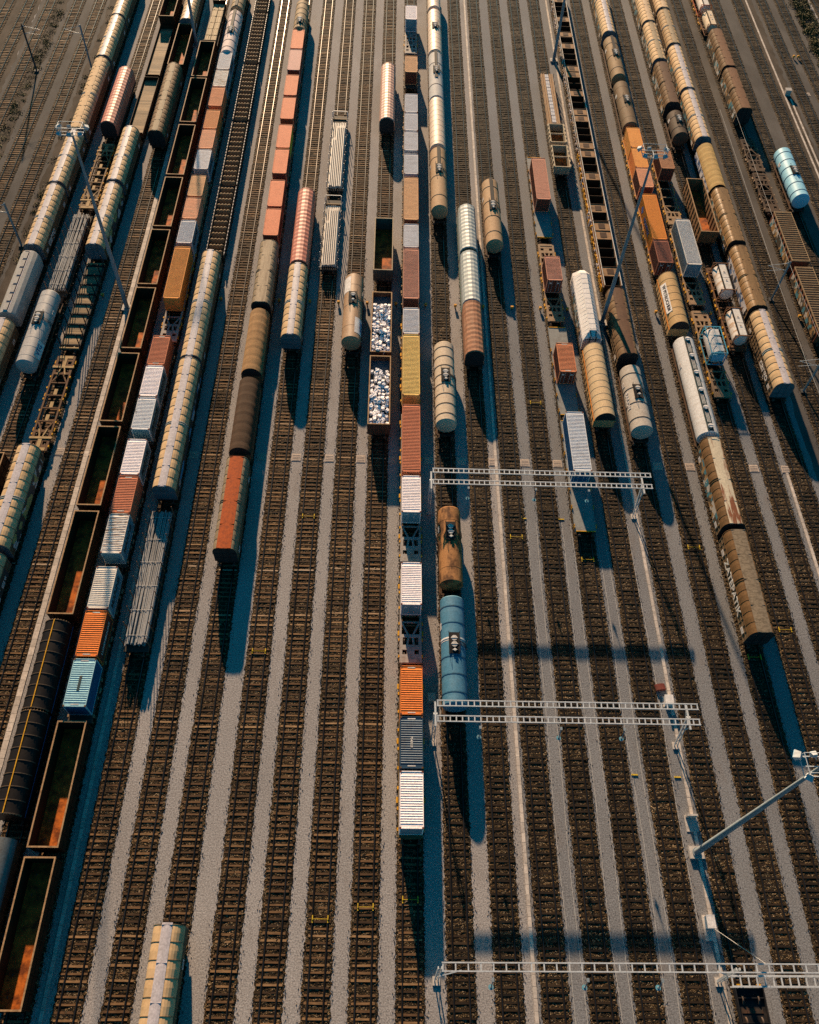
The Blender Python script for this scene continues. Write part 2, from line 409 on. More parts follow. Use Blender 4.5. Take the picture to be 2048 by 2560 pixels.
# ---------------------------------------------------------------- mesh helpers
class MB:
    def __init__(self):
        self.v, self.f, self.m = [], [], []

    def quad(self, a, b, c, d, m=0):
        n = len(self.v)
        self.v += [a, b, c, d]
        self.f.append((n, n + 1, n + 2, n + 3))
        self.m.append(m)

    def box(self, x0, x1, y0, y1, z0, z1, m=0):
        n = len(self.v)
        self.v += [(x0, y0, z0), (x1, y0, z0), (x1, y1, z0), (x0, y1, z0), (x0, y0, z1), (x1, y0, z1), (x1, y1, z1), (x0, y1, z1)]
        for q in ((3, 2, 1, 0), (4, 5, 6, 7), (0, 1, 5, 4), (1, 2, 6, 5), (2, 3, 7, 6), (3, 0, 4, 7)):
            self.f.append(tuple(n + i for i in q))
            self.m.append(m)

    def loft(self, secs, m=0, closed=False, caps=False, mfun=None):
        """secs: rows of points; quads between neighbouring rows."""
        n = len(self.v)
        k = len(secs[0])
        for s in secs:
            self.v += s
        for i in range(len(secs) - 1):
            for j in range(k if closed else k - 1):
                j2 = (j + 1) % k
                self.f.append((n + i * k + j, n + i * k + j2, n + (i + 1) * k + j2, n + (i + 1) * k + j))
                self.m.append(mfun(i, j) if mfun else m)
        if caps:
            self.f.append(tuple(n + j for j in reversed(range(k))))
            self.m.append(m)
            self.f.append(tuple(n + (len(secs) - 1) * k + j for j in range(k)))
            self.m.append(m)

    def prism(self, prof, y0, y1, m=0, caps=True):
        """prof: closed outline in x,z swept along y."""
        self.loft([[(x, y0, z) for x, z in prof], [(x, y1, z) for x, z in prof]], m, True, caps)

    def tube(self, p0, p1, r, n=8, m=0, r1=None, caps=True):
        p0, p1 = Vector(p0), Vector(p1)
        d = (p1 - p0).normalized()
        u = d.orthogonal().normalized()
        w = d.cross(u)
        r1 = r if r1 is None else r1
        self.loft([[tuple(p + (u * math.cos(a) + w * math.sin(a)) * rr) for a in (2 * math.pi * i / n for i in range(n))] for p, rr in ((p0, r), (p1, r1))], m, True, caps)

    def bar(self, p0, p1, w, h, m=0):
        p0, p1 = Vector(p0), Vector(p1)
        d = (p1 - p0).normalized()
        up = Vector((0, 0, 1)) if abs(d.z) < .9 else Vector((0, 1, 0))
        s = d.cross(up).normalized()
        t = s.cross(d)
        c = [(-1, -1), (1, -1), (1, 1), (-1, 1)]
        self.loft([[tuple(p + s * a * w / 2 + t * b * h / 2) for a, b in c] for p in (p0, p1)], m, True, True)

    def lathe(self, prof, zc, n=28, m=0, xc=0.):
        """prof: (y, radius) pairs turned round a lengthwise axis."""
        self.loft([[(xc + r * math.cos(a), y, zc + r * math.sin(a)) for a in (2 * math.pi * i / n for i in range(n))] for y, r in prof], m, True, False)

    def mesh(self, name, mats, smooth=None):
        me = bpy.data.meshes.new(name)
        me.from_pydata(self.v, [], self.f)
        for k in mats:
            me.materials.append(MATS[k] if k in MATS else M(k))
        if len(mats) > 1:
            me.polygons.foreach_set('material_index', self.m)
        if smooth:
            me.shade_smooth()
            me.set_sharp_from_angle(angle=R(smooth))
        me.update()
        return me

CACHE = {}

def cached(key, fn):
    if key not in CACHE:
        CACHE[key] = fn()
    return CACHE[key]

def obj(name, me, parent=None, loc=(0, 0, 0), rz=0.):
    o = bpy.data.objects.new(name, me)
    COL.objects.link(o)
    o.location = loc
    if rz:
        o.rotation_euler = (0, 0, rz)
    if parent:
        o.parent = parent
    return o

def tag(o, label, cat, group=None, kind=None):
    o['label'] = label
    o['category'] = cat
    if group:
        o['group'] = group
    if kind:
        o['kind'] = kind
    return o

def thing(name, label, cat, loc, rz=0., group=None):
    return tag(obj(name, None, None, loc, rz), label, cat, group)

def text_mesh(s, size, mat):
    def make():
        cu = bpy.data.curves.new('lettering', 'FONT')
        cu.body = s
        cu.size = size
        cu.align_x = 'CENTER'
        cu.align_y = 'CENTER'
        cu.extrude = .012
        cu.offset = size * .02
        cu.resolution_u = 3
        o = bpy.data.objects.new('lettering', cu)
        me = bpy.data.meshes.new_from_object(o)
        bpy.data.objects.remove(o)
        me.materials.clear()
        me.materials.append(M(mat))
        return me
    return cached(('text', s, size, mat), make)

def lettering(parent, s, size, mat, side, x, y, z):
    """Letters on a side wall; side +1 faces +x, -1 faces -x."""
    o = obj('lettering', text_mesh(s, size, mat), parent)
    if side > 0:
        o.matrix_local = Matrix(((0, 0, 1, x), (1, 0, 0, y), (0, 1, 0, z), (0, 0, 0, 1)))
    else:
        o.matrix_local = Matrix(((0, 0, -1, -x), (-1, 0, 0, y), (0, 1, 0, z), (0, 0, 0, 1)))
    return o

# ---------------------------------------------------------------- track layout
TX = {-18: -81.2, -17: -77.0, -16: -72.6, -15: -66.9, -14: -62.6, -13: -55.8, -12: -50.8, -11: -46.4, -10: -41.9, -9: -36.8, -8: -32.5, -7: -27.95, -6: -23.5, -5: -19.1, -4: -14.1, -3: -9.65, -2: -5.25, -1: -0.85, 0: 3.58, 1: 8.43, 2: 12.97, 3: 17.3, 4: 21.78, 5: 26.2, 6: 30.7, 7: 35.6, 8: 40.3, 9: 44.65, 10: 49.3, 11: 53.7, 12: 57.6, 13: 63.2, 14: 67.4, 15: 72.0, 16: 77.3, 17: 83.0, 18: 87.2, 19: 95.8}

def wx(x, y):
    """The outer tracks fan out slightly towards the far end of the yard."""
    return x * (1 + .027 * max(0., min((y - 90) / 100, 1.3)) ** 1.5)

Y0, Y1 = -40., 262.
RAIL_TOP = .25

def ribbon(xf, w, y0, y1, step, z, jit=0., mat='gravel', profile=None):
    """A long strip following wx; profile = [(x offset, z)]"""
    mb = MB()
    prof = profile or [(-w / 2, z), (w / 2, z)]
    n = max(1, int((y1 - y0) / step))
    secs = []
    for i in range(n + 1):
        y = y0 + (y1 - y0) * i / n
        cx = wx(xf, y)
        row = []
        for j, (dx, zz) in enumerate(prof):
            e = jit if j in (0, len(prof) - 1) else jit * .25
            row.append((cx + dx + rnd.uniform(-e, e), y, zz))
        secs.append(row)
    mb.loft(secs)
    return mb

def build_ground():
    mb = MB()
    mb.quad((-600, -400, 0), (600, -400, 0), (600, 900, 0), (-600, 900, 0))
    tag(obj('ground', mb.mesh('ground', ['gravel'])), 'pale grey gravel ground between the tracks', 'ground', kind='structure')
    b = ribbon(37.8, 0, Y0, Y1, 2.0, 0, .1, profile=[(-22.4, .004), (22.4, .004)])
    tag(obj('side_gravel', b.mesh('side_gravel', ['gravel_grey'])), 'grey gravel right of the thin pale kerb line', 'ground', kind='structure')
    for x0, x1, lab in ((-75.0, -57.2, 'dark gravel, corner falloff in its colour, under the outer left tracks'), (60.0, 78.6, 'darker gravel, corner falloff in its colour, under the outer right tracks'), (80.3, 90.0, 'darker gravel, corner falloff in its colour, beyond the double kerb')):
        b = ribbon((x0 + x1) / 2, 0, Y0, Y1, 2.0, 0, .2, profile=[(-(x1 - x0) / 2, .008), ((x1 - x0) / 2, .008)])
        tag(obj('side_gravel', b.mesh('side_gravel', ['gravel_dark_vignette'])), lab, 'ground', kind='structure')
    for x0, x1, lab in ((-95, -74.5, 'brown earth beyond the outermost left tracks'), (-71.4, -69.1, 'brown mossy strip between left tracks'),
                        (-60.6, -57.6, 'brown verge beside the leftmost beige train'), (78.0, 81.0, 'dark earth beside the double pale kerb'), (89.5, 94.0, 'overgrown verge at the top right')):
        b = ribbon((x0 + x1) / 2, 0, Y0, Y1, 1.2, 0, .25, profile=[(-(x1 - x0) / 2, .012), (0, .03), ((x1 - x0) / 2, .012)])
        tag(obj('verge', b.mesh('verge', ['earth'])), lab, 'ground', kind='structure')

def build_track(i):
    x = TX[i]
    lo = Y0
    bed = MB()
    xs = (-1.46, -1.26, -1.0, -.62, -.3, 0, .3, .62, 1.0, 1.26, 1.46)
    n = int((Y1 - lo) / .21)
    rows = []
    for k in range(n + 1):
        yy = lo + (Y1 - lo) * k / n
        cx = wx(x, yy)
        row = []
        for j, dx in enumerate(xs):
            edge = j in (0, 10)
            row.append((cx + dx + rnd.uniform(-1, 1) * (.11 if edge else .05), yy + rnd.uniform(-.05, .05), -.03 if edge else (.07 if j in (1, 9) else .09) + rnd.uniform(-.03, .035)))
        rows.append(row)
    bed.loft(rows)
    # stones spilled over the edges of the bed
    y = lo
    while y < 112:
        sd = rnd.choice((-1, 1))
        cx = wx(x, y) + sd * (1.36 + abs(rnd.gauss(0, .17)))
        q = rnd.uniform(.035, .075)
        z = .012
        m = len(bed.v)
        a0 = rnd.uniform(0, 2)
        bed.v += [(cx + q * math.cos(a0 + 2.1 * k), y + q * math.sin(a0 + 2.1 * k), z) for k in range(3)] + [(cx, y, z + q * 1.1)]
        for k in range(3):
            bed.f.append((m + k, m + (k + 1) % 3, m + 3))
            bed.m.append(0)
        y += rnd.uniform(.03, .14)
    t = obj('railway_track', bed.mesh('ballast_bed', ['ballast' if i < 1 else 'ballast_dark']))
    tag(t, 'railway track on dark ballast running the length of the yard', 'track', 'parallel tracks of the yard', kind='structure')
    sl = MB()
    y = lo + rnd.uniform(0, .6)
    while y < Y1:
        cx = wx(x, y) + rnd.uniform(-.04, .04)
        w = 1.20 + rnd.uniform(-.12, .05)
        h = .143 + rnd.choice((0, 0, 0, -.03)) + rnd.uniform(-.018, .014)
        d = .095 + rnd.uniform(-.015, .012)
        sk = rnd.uniform(-.02, .02)
        n = len(sl.v)
        sl.v += [(cx - w, y - d - sk, 0), (cx + w, y - d + sk, 0), (cx + w, y + d + sk, 0), (cx - w, y + d - sk, 0),
                 (cx - w, y - d - sk, h), (cx + w, y - d + sk, h), (cx + w, y + d + sk, h), (cx - w, y + d - sk, h)]
        for q in ((4, 5, 6, 7), (0, 1, 5, 4), (1, 2, 6, 5), (2, 3, 7, 6), (3, 0, 4, 7)):
            sl.f.append(tuple(n + k for k in q))
            sl.m.append(0)
        y += .625
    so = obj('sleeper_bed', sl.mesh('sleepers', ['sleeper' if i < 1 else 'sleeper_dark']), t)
    so['kind'] = 'stuff'
    for s in (-.755, .755):
        rm = MB()
        pr = [(-.038, .12), (.038, .12), (.038, RAIL_TOP), (-.038, RAIL_TOP)]
        foot = [(-.11, .12), (.11, .12), (.11, .155), (-.11, .155)]
        ys = [lo, 60, 90, 110, 130, 150, 170, 190, 210, 230, Y1]
        rm.loft([[(wx(x, yy) + s + a, yy, z) for a, z in pr] for yy in ys], 0, True, True, mfun=lambda i, j: 1 if j == 2 else 0)
        rm.loft([[(wx(x, yy) + s + a, yy, z) for a, z in foot] for yy in ys], 0, True, True)
        obj('rail', rm.mesh('rail', ['railrustshade', 'rail']), t)

# ---------------------------------------------------------------- running gear shared by the wagons
def m_wheelset():
    mb = MB()
    mb.tube((-.85, 0, .71), (.85, 0, .71), .08, 8)
    for s in (-1, 1):
        mb.tube((s * .69, 0, .71), (s * .82, 0, .71), .46, 18)
    return mb.mesh('wheelset', ['wheel'], 40)

def m_bogie():
    mb = MB()
    for s in (-1, 1):
        mb.box(s * 1.0 - .06, s * 1.0 + .06, -1.3, 1.3, .55, .85)
        for y in (-.9, .9):
            mb.box(s * 1.0 - .13, s * 1.0 + .13, y - .17, y + .17, .48, .80)
    mb.box(-1.0, 1.0, -.2, .2, .6, .95)
    return mb.mesh('bogie', ['under'])

def m_buffer():
    mb = MB()
    mb.tube((0, 0, 0), (0, .42, 0), .10, 8)
    mb.tube((0, .42, 0), (0, .50, 0), .22, 12)
    return mb.mesh('buffer', ['wheel'], 40)

def gear(root, L, col='under', frame=True, hz=1.12):
    def mk():
        mb = MB()
        for s in (-1, 1):
            mb.box(s * 1.12 - .09, s * 1.12 + .09, -L / 2, L / 2, hz - .27, hz)
            mb.box(s * .35 - .08, s * .35 + .08, -L / 2, L / 2, hz - .25, hz - .02)
        for y in (-L / 2, L / 2 - .22):
            mb.box(-1.03, 1.03, y, y + .22, hz - .30, hz - .003)
        k = int(L / 2.4)
        for i in range(1, k):
            y = -L / 2 + L * i / k
            mb.box(-1.03, 1.03, y - .06, y + .06, hz - .22, hz - .03)
        return mb.mesh('underframe', [col])
    if frame:
        obj('underframe', cached(('uf', round(L, 1), col, hz), mk), root)
    ws = cached('ws', m_wheelset)
    if L > 9.5:
        bm_ = cached('bogie', m_bogie)
        for s in (-1, 1):
            b = obj('bogie', bm_, root, (0, s * (L / 2 - 2.05), 0))
            for d in (-.9, .9):
                obj('wheelset', ws, b, (0, d, 0))
    else:
        for s in (-1, 1):
            obj('wheelset', ws, root, (0, s * (L / 2 - 1.4), 0))
    bu = cached('buffer', m_buffer)
    for s in (-1, 1):
        for x in (-.87, .87):
            obj('buffer', bu, root, (x, s * L / 2, 1.02), 0 if s > 0 else math.pi)
    return root

def place(name, cat, t, y0, y1, label, group=None):
    ym = (y0 + y1) / 2
    x = wx(TX[t], ym)
    rz = -(wx(TX[t], ym + 3) - wx(TX[t], ym - 3)) / 6.
    r = thing(name, label, cat, (x, ym, 0), math.atan(rz), group)
    return r, y1 - y0, (1 if x < 3.5 else -1)

# ---------------------------------------------------------------- wagons
def arc(x0, x1, z0, z1, n):
    """Quarter-oval shoulder from the wall top (x0, z0) up to (x1, z1)."""
    return [(x1 + (x0 - x1) * math.cos(math.pi / 2 * i / n), z0 + (z1 - z0) * math.sin(math.pi / 2 * i / n)) for i in range(n + 1)]

def w_cargo(t, y0, y1, label, col='beige', ridge='ridge', rw=.92, text=None, graf=0):
    r, L, side = place('covered_wagon', 'wagon', t, y0, y1, label, 'covered wagons')
    def body():
        mb = MB()
        h = L / 2 - .06
        mb.box(-1.40, 1.40, -h, h, 1.12, 2.93)
        for s in (-1, 1):
            k = max(6, int(L / .8))
            for i in range(k + 1):
                y = -h + .04 + (2 * h - .08) * i / k
                mb.box(s * 1.415 - .03, s * 1.415 + .03, y - .035, y + .035, 1.16, 2.9, 1)
            for z in (1.3, 2.1, 2.86):
                mb.box(s * 1.41 - .025, s * 1.41 + .025, -h, h, z, z + .07, 1)
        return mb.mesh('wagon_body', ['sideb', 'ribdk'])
    obj('body', cached(('cbody', round(L, 1)), body), r)
    def end():
        mb = MB()
        pts = [(-1.43, 1.15)] + [(1.43, 1.15)] + arc(1.43, rw / 2, 2.95, 4.16, 5) + [(-x, z) for x, z in reversed(arc(1.43, rw / 2, 2.95, 4.16, 5))]
        mb.prism(pts, 0, .08)
        for x in (-.42, .42):
            mb.box(x - .05, x + .05, .08, .16, 1.2, 4.0)
        mb.box(-1.35, 1.35, .08, .14, 2.9, 3.0)
        mb.box(-1.35, 1.35, .08, .13, 2.0, 2.07)
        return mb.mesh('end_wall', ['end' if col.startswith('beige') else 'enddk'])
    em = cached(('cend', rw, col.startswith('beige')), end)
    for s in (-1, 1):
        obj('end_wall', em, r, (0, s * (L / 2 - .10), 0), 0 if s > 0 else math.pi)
    def shell():
        mb = MB()
        N = 6
        nb = max(5, round(L / 1.45))
        for s in (-1, 1):
            ys = [-L / 2 + L * i / nb for i in range(nb + 1)]
            secs = []
            for i, y in enumerate(ys):
                for dy in ((0,) if i in (0, nb) else (-.02, .02)):
                    secs.append([(s * x, y + dy, z) for x, z in arc(1.46, rw / 2, 2.93, 4.18, N)])
            # each bay bulges a little between its hoops
            full = []
            for a in range(0, len(secs)):
                full.append(secs[a])
                if a + 1 < len(secs) and secs[a + 1][0][1] - secs[a][0][1] > .3:
                    ym = (secs[a][0][1] + secs[a + 1][0][1]) / 2
                    full.append([(s * x * 1.012, ym, z + .015) for x, z in arc(1.46, rw / 2, 2.93, 4.18, N)])
            mb.loft(full, 0)
            for i, y in enumerate(ys):
                w = .03
                mid = L > 13.4 and i == nb // 2
                e = .07 if mid else .035
                offs = (-.16, .16) if mid else (0,)
                for o_ in offs:
                    yy = min(max(y + o_, -L / 2 + w), L / 2 - w)
                    A = arc(1.46, rw / 2, 2.93, 4.18, N)
                    B = arc(1.46 + e, rw / 2, 2.93, 4.18 + e, N)
                    mb.loft([[(s * x, yy - w, z) for x, z in A], [(s * x, yy - w, z) for x, z in B], [(s * x, yy + w, z) for x, z in B], [(s * x, yy + w, z) for x, z in A]], 2 if mid else 1)
            mb.box(s * 1.47 - .04, s * 1.47 + .04, -L / 2, L / 2, 2.85, 2.94, 1)
        return mb.mesh('roof_shell', [col, 'ribdk' if col.startswith('beige') else col, 'steel' if col.startswith('beige') else col])
    sh = obj('roof_shell', cached(('cshell', round(L, 1), col, rw), shell), r)
    def rc():
        mb = MB()
        n = max(4, int(L / 3))
        ov = .12 if rw < 1.2 else .02
        prof = [(-rw / 2 - .03, 4.15), (-rw / 2 - .03, 4.22), (-rw / 4, 4.27), (0, 4.285), (rw / 4, 4.27), (rw / 2 + .03, 4.22), (rw / 2 + .03, 4.15)]
        mb.prism(prof, -L / 2 - ov, L / 2 + ov)
        for i in range(n + 1):
            y = -L / 2 + .05 + (L - .1) * i / n
            mb.box(-rw / 2 - .02, rw / 2 + .02, y - .03, y + .03, 4.15, 4.287 if rw < 1.2 else 4.275)
        return mb.mesh('roof_ridge', [ridge])
    obj('roof_ridge', cached(('crc', round(L, 1), ridge, rw), rc), sh)
    if graf:
        def gp():
            mb = MB()
            mb.box(-.012, .012, -L * .44, L * .44, 1.25, 2.82 if graf != 2 else 2.1)
            return mb.mesh('graffiti_panel', ['graffiti_%d' % graf])
        graffiti(graf)
        obj('graffiti_panel', cached(('cgp', round(L, 1), graf), gp), r, (side * 1.46, 0, 0))
    for yy in (L * .36, -L * .40):
        obj('data_panel', cached(('dpanel',), m_panel), r, (side * 1.465, yy, 1.75))
    if text:
        big = text == 'cargo'
        lettering(r, text, 1.75 if big else 1.5, 'letter', side, 1.49, -side * 0 + (-L * .20 if big else 0), 2.05)
    return gear(r, L)

def m_panel():
    mb = MB()
    mb.box(-.012, .012, -.42, .42, -.28, .28)
    for z in (-.15, .0, .13):
        mb.box(-.016, .016, -.34, .30, z - .025, z + .025, 1)
    return mb.mesh('data_panel', ['plate', 'letterdk'])

def w_tank(t, y0, y1, label, col='cream2', r=1.42, rings=6, ringcol='dk', plat=None, walk=0, band=None, hatch=0, plate=0, text=None, hatches=0):
    root, L, side = place('tank_wagon', 'tank wagon', t, y0, y1, label, 'tank wagons')
    zc = 4.12 - r
    def barrel():
        mb = MB()
        h = L / 2
        prof = [(-h, 0.02), (-h + .03, r * .5), (-h + .10, r * .78), (-h + .20, r * .93), (-h + .34, r)]
        prof += [(-h + .34 + (L - .68) * i / 6, r) for i in range(1, 6)]
        prof += [(-y, q) for y, q in reversed(prof[:5])]
        mb.lathe(prof, zc, 36)
        return mb.mesh('tank', [col], 25)
    tk = obj('tank', cached(('tank', round(L, 1), col, r), barrel), root)
    if rings:
        w = .035 if ringcol == col else .06
        e = .015 if ringcol == col else .035
        def rg():
            mb = MB()
            mb.lathe([(-w, r - .02), (-w, r + e), (w, r + e), (w, r - .02)], zc, 36)
            return mb.mesh('tank_hoop', [ringcol], 30)
        for i in range(rings):
            obj('tank_hoop', cached(('hoop', ringcol, r, w), rg), tk, (0, -L / 2 + .5 + (L - 1.0) * (i + .5) / rings, 0))
    if band is not None:
        mb = MB()
        y = L / 2 - L * band
        mb.lathe([(y - .22, r - .02), (y - .22, r + .02), (y + .22, r + .02), (y + .22, r - .02)], zc, 36)
        obj('band', mb.mesh('band', ['plate'], 30), tk)
    if walk:
        mb = MB()
        ya, yb = L / 2 - .2, L / 2 - L * (walk if walk < 1 else .98)
        mb.box(-.28, .28, yb, ya, zc + r + .05, zc + r + .11)
        for i in range(int((ya - yb) / 1.2) + 1):
            y = yb + .1 + i * 1.2
            mb.box(-.22, .22, y - .04, y + .04, zc + r - .08, zc + r + .05)
        obj('roof_walkway', mb.mesh('roof_walkway', ['dk']), root)
    if plat is not None:
        y = L / 2 - L * plat
        p = obj('hatch_platform', cached(('plat',), m_plat), root, (0, y, zc + r))
        hm = cached(('hatch',), m_hatch)
        for k in range(1 if hatch else 2):
            obj('hatch', hm, p, (0, .45 - .75 * k, 0))
        obj('valve', cached(('valve',), m_valve), p, (.02, -.75 if hatch else -1.0, 0))
        # ladder down the side
        mb = MB()
        for q in (-.2, .2):
            pts = [(r + .12) * 1.0 * math.sin(a) for a in (0,)]
            for s in (1,):
                prev = None
                for i in range(6):
                    a = R(18 + 17 * i)
                    c = (s * (r + .08) * math.sin(a), y + q, zc + (r + .08) * math.cos(a))
                    if prev:
                        mb.tube(prev, c, .025, 5)
                    prev = c
        for i in range(12):
            a = R(20 + 7.3 * i)
            mb.tube(((r + .08) * math.sin(a), y - .2, zc + (r + .08) * math.cos(a)), ((r + .08) * math.sin(a), y + .2, zc + (r + .08) * math.cos(a)), .02, 5)
        obj('ladder', mb.mesh('ladder', ['dk']), root)
    if hatches:
        mb = MB()
        mb.box(-.42, .42, -L / 2 + .5, L / 2 - .3, zc + r - .10, zc + r + .04)
        obj('roof_walkway', mb.mesh('roof_walkway', ['slotdk']), root)
        def rail():
            m2 = MB()
            for x in (-.17, 0, .17):
                m2.tube((x, -.95, zc + r + .10), (x, .95, zc + r + .10), .03, 6)
            return m2.mesh('pipe_run', ['plate'])
        hm = cached(('hatchw',), lambda: m_hatch('plate'))
        for i in range(hatches):
            y = L / 2 - 1.0 - (L - 2.2) * i / (hatches - 1)
            obj('hatch', hm, root, (0, y, zc + r))
            if i < hatches - 1:
                obj('pipe_run', cached(('prun', r), rail), root, (0, y - (L - 2.2) / (hatches - 1) / 2, 0))
        mb = MB()
        mb.box(-.55, .55, -L / 2 - .12, -L / 2 + .45, zc + r - .45, zc + r - .38)
        for x in (-.5, .5):
            mb.tube((x, -L / 2 - .08, zc + r - .4), (x, -L / 2 - .08, zc + r + .5), .025, 5)
        mb.tube((-.5, -L / 2 - .08, zc + r + .5), (.5, -L / 2 - .08, zc + r + .5), .025, 5)
        obj('end_platform', mb.mesh('end_platform', ['galv']), root)
    if plate:
        for s, yy in ((1, -L * .30), (-1, L * .32)):
            mb = MB()
            n = 6
            secs = []
            for k in range(2):
                row = []
                for i in range(n + 1):
                    a = R(18 + 62 * i / n) * s
                    row.append(((r + .02) * math.sin(a), yy + (-1.7 if k else 1.7) * (1 if s < 0 else .95), zc + (r + .02) * math.cos(a)))
                secs.append(row)
            mb.loft(secs)
            obj('name_plate', mb.mesh('name_plate', ['plate'], 40), tk)
    if text:
        a = R(66)
        o = lettering(root, text, 1.0 if len(text) < 5 else .8, 'letterblue' if len(text) < 5 else 'plate', side, 0, -L * .30 if len(text) < 5 else -L * .05, 0)
        o.matrix_local = Matrix.Translation((side * (r + .03) * math.sin(a), -L * .30 if len(text) < 5 else -L * .05, zc + (r + .03) * math.cos(a))) @ Matrix.Rotation(-side * R(24), 4, 'Y') @ Matrix(((0, 0, side, 0), (side, 0, 0, 0), (0, 1, 0, 0), (0, 0, 0, 1)))
        if not plate and len(text) < 5:
            mb = MB()
            mb.box(-.01, .0, -1.5, 1.5, -.62, .62)
            pl = obj('name_plate', mb.mesh('name_plate', ['plate']), root)
            pl.matrix_local = Matrix.Translation((side * (r + .02) * math.sin(a), -L * .30, zc + (r + .02) * math.cos(a))) @ Matrix.Rotation(-side * R(24), 4, 'Y')
    pn = obj('data_panel', cached(('dpanel',), m_panel), tk)
    pn.matrix_local = Matrix.Translation((side * (r + .02) * math.sin(R(80)), L * .22, zc + (r + .02) * math.cos(R(80)))) @ Matrix.Rotation(-side * R(10), 4, 'Y')
    mb = MB()
    for y in (-L / 2 + 2.0, L / 2 - 2.0):
        mb.box(-1.0, 1.0, y - .35, y + .35, 1.0, zc - r * .72)
    for s in (-1, 1):
        mb.box(s * 1.25 - .04, s * 1.25 + .04, -L / 2, L / 2, 1.02, 1.18)
        for i in range(7):
            y = -L / 2 + .4 + (L - .8) * i / 6
            mb.box(s * 1.30 - .05, s * 1.30 + .05, y - .2, y + .2, .85, 1.12)
    obj('saddle', mb.mesh('saddle', ['flatrust']), root)
    return gear(root, L + .3)

def m_plat():
    mb = MB()
    mb.box(-.62, .62, -1.35, 1.25, .02, .07)
    for x in (-.62, .62):
        for y in (-1.3, 0, 1.2):
            mb.tube((x, y, .05), (x, y, .55), .022, 5)
        mb.tube((x, -1.3, .55), (x, 1.2, .55), .022, 5)
    for y in (-1.3, 1.2):
        mb.box(-.60, .60, y - .04, y + .04, -.35, .02)
    return mb.mesh('hatch_platform', ['black'])

def m_hatch(col='steel'):
    mb = MB()
    mb.tube((0, 0, .0), (0, 0, .26), .30, 14)
    mb.tube((0, 0, .26), (0, 0, .31), .34, 14)
    mb.box(-.40, .40, -.04, .04, .31, .35)
    return mb.mesh('hatch', [col], 35)

def m_valve():
    mb = MB()
    mb.tube((0, 0, .05), (0, 0, .35), .10, 8)
    mb.tube((-.25, 0, .25), (.25, 0, .25), .06, 8)
    mb.tube((0, 0, .35), (0, 0, .38), .16, 10)
    return mb.mesh('valve', ['steel'], 35)

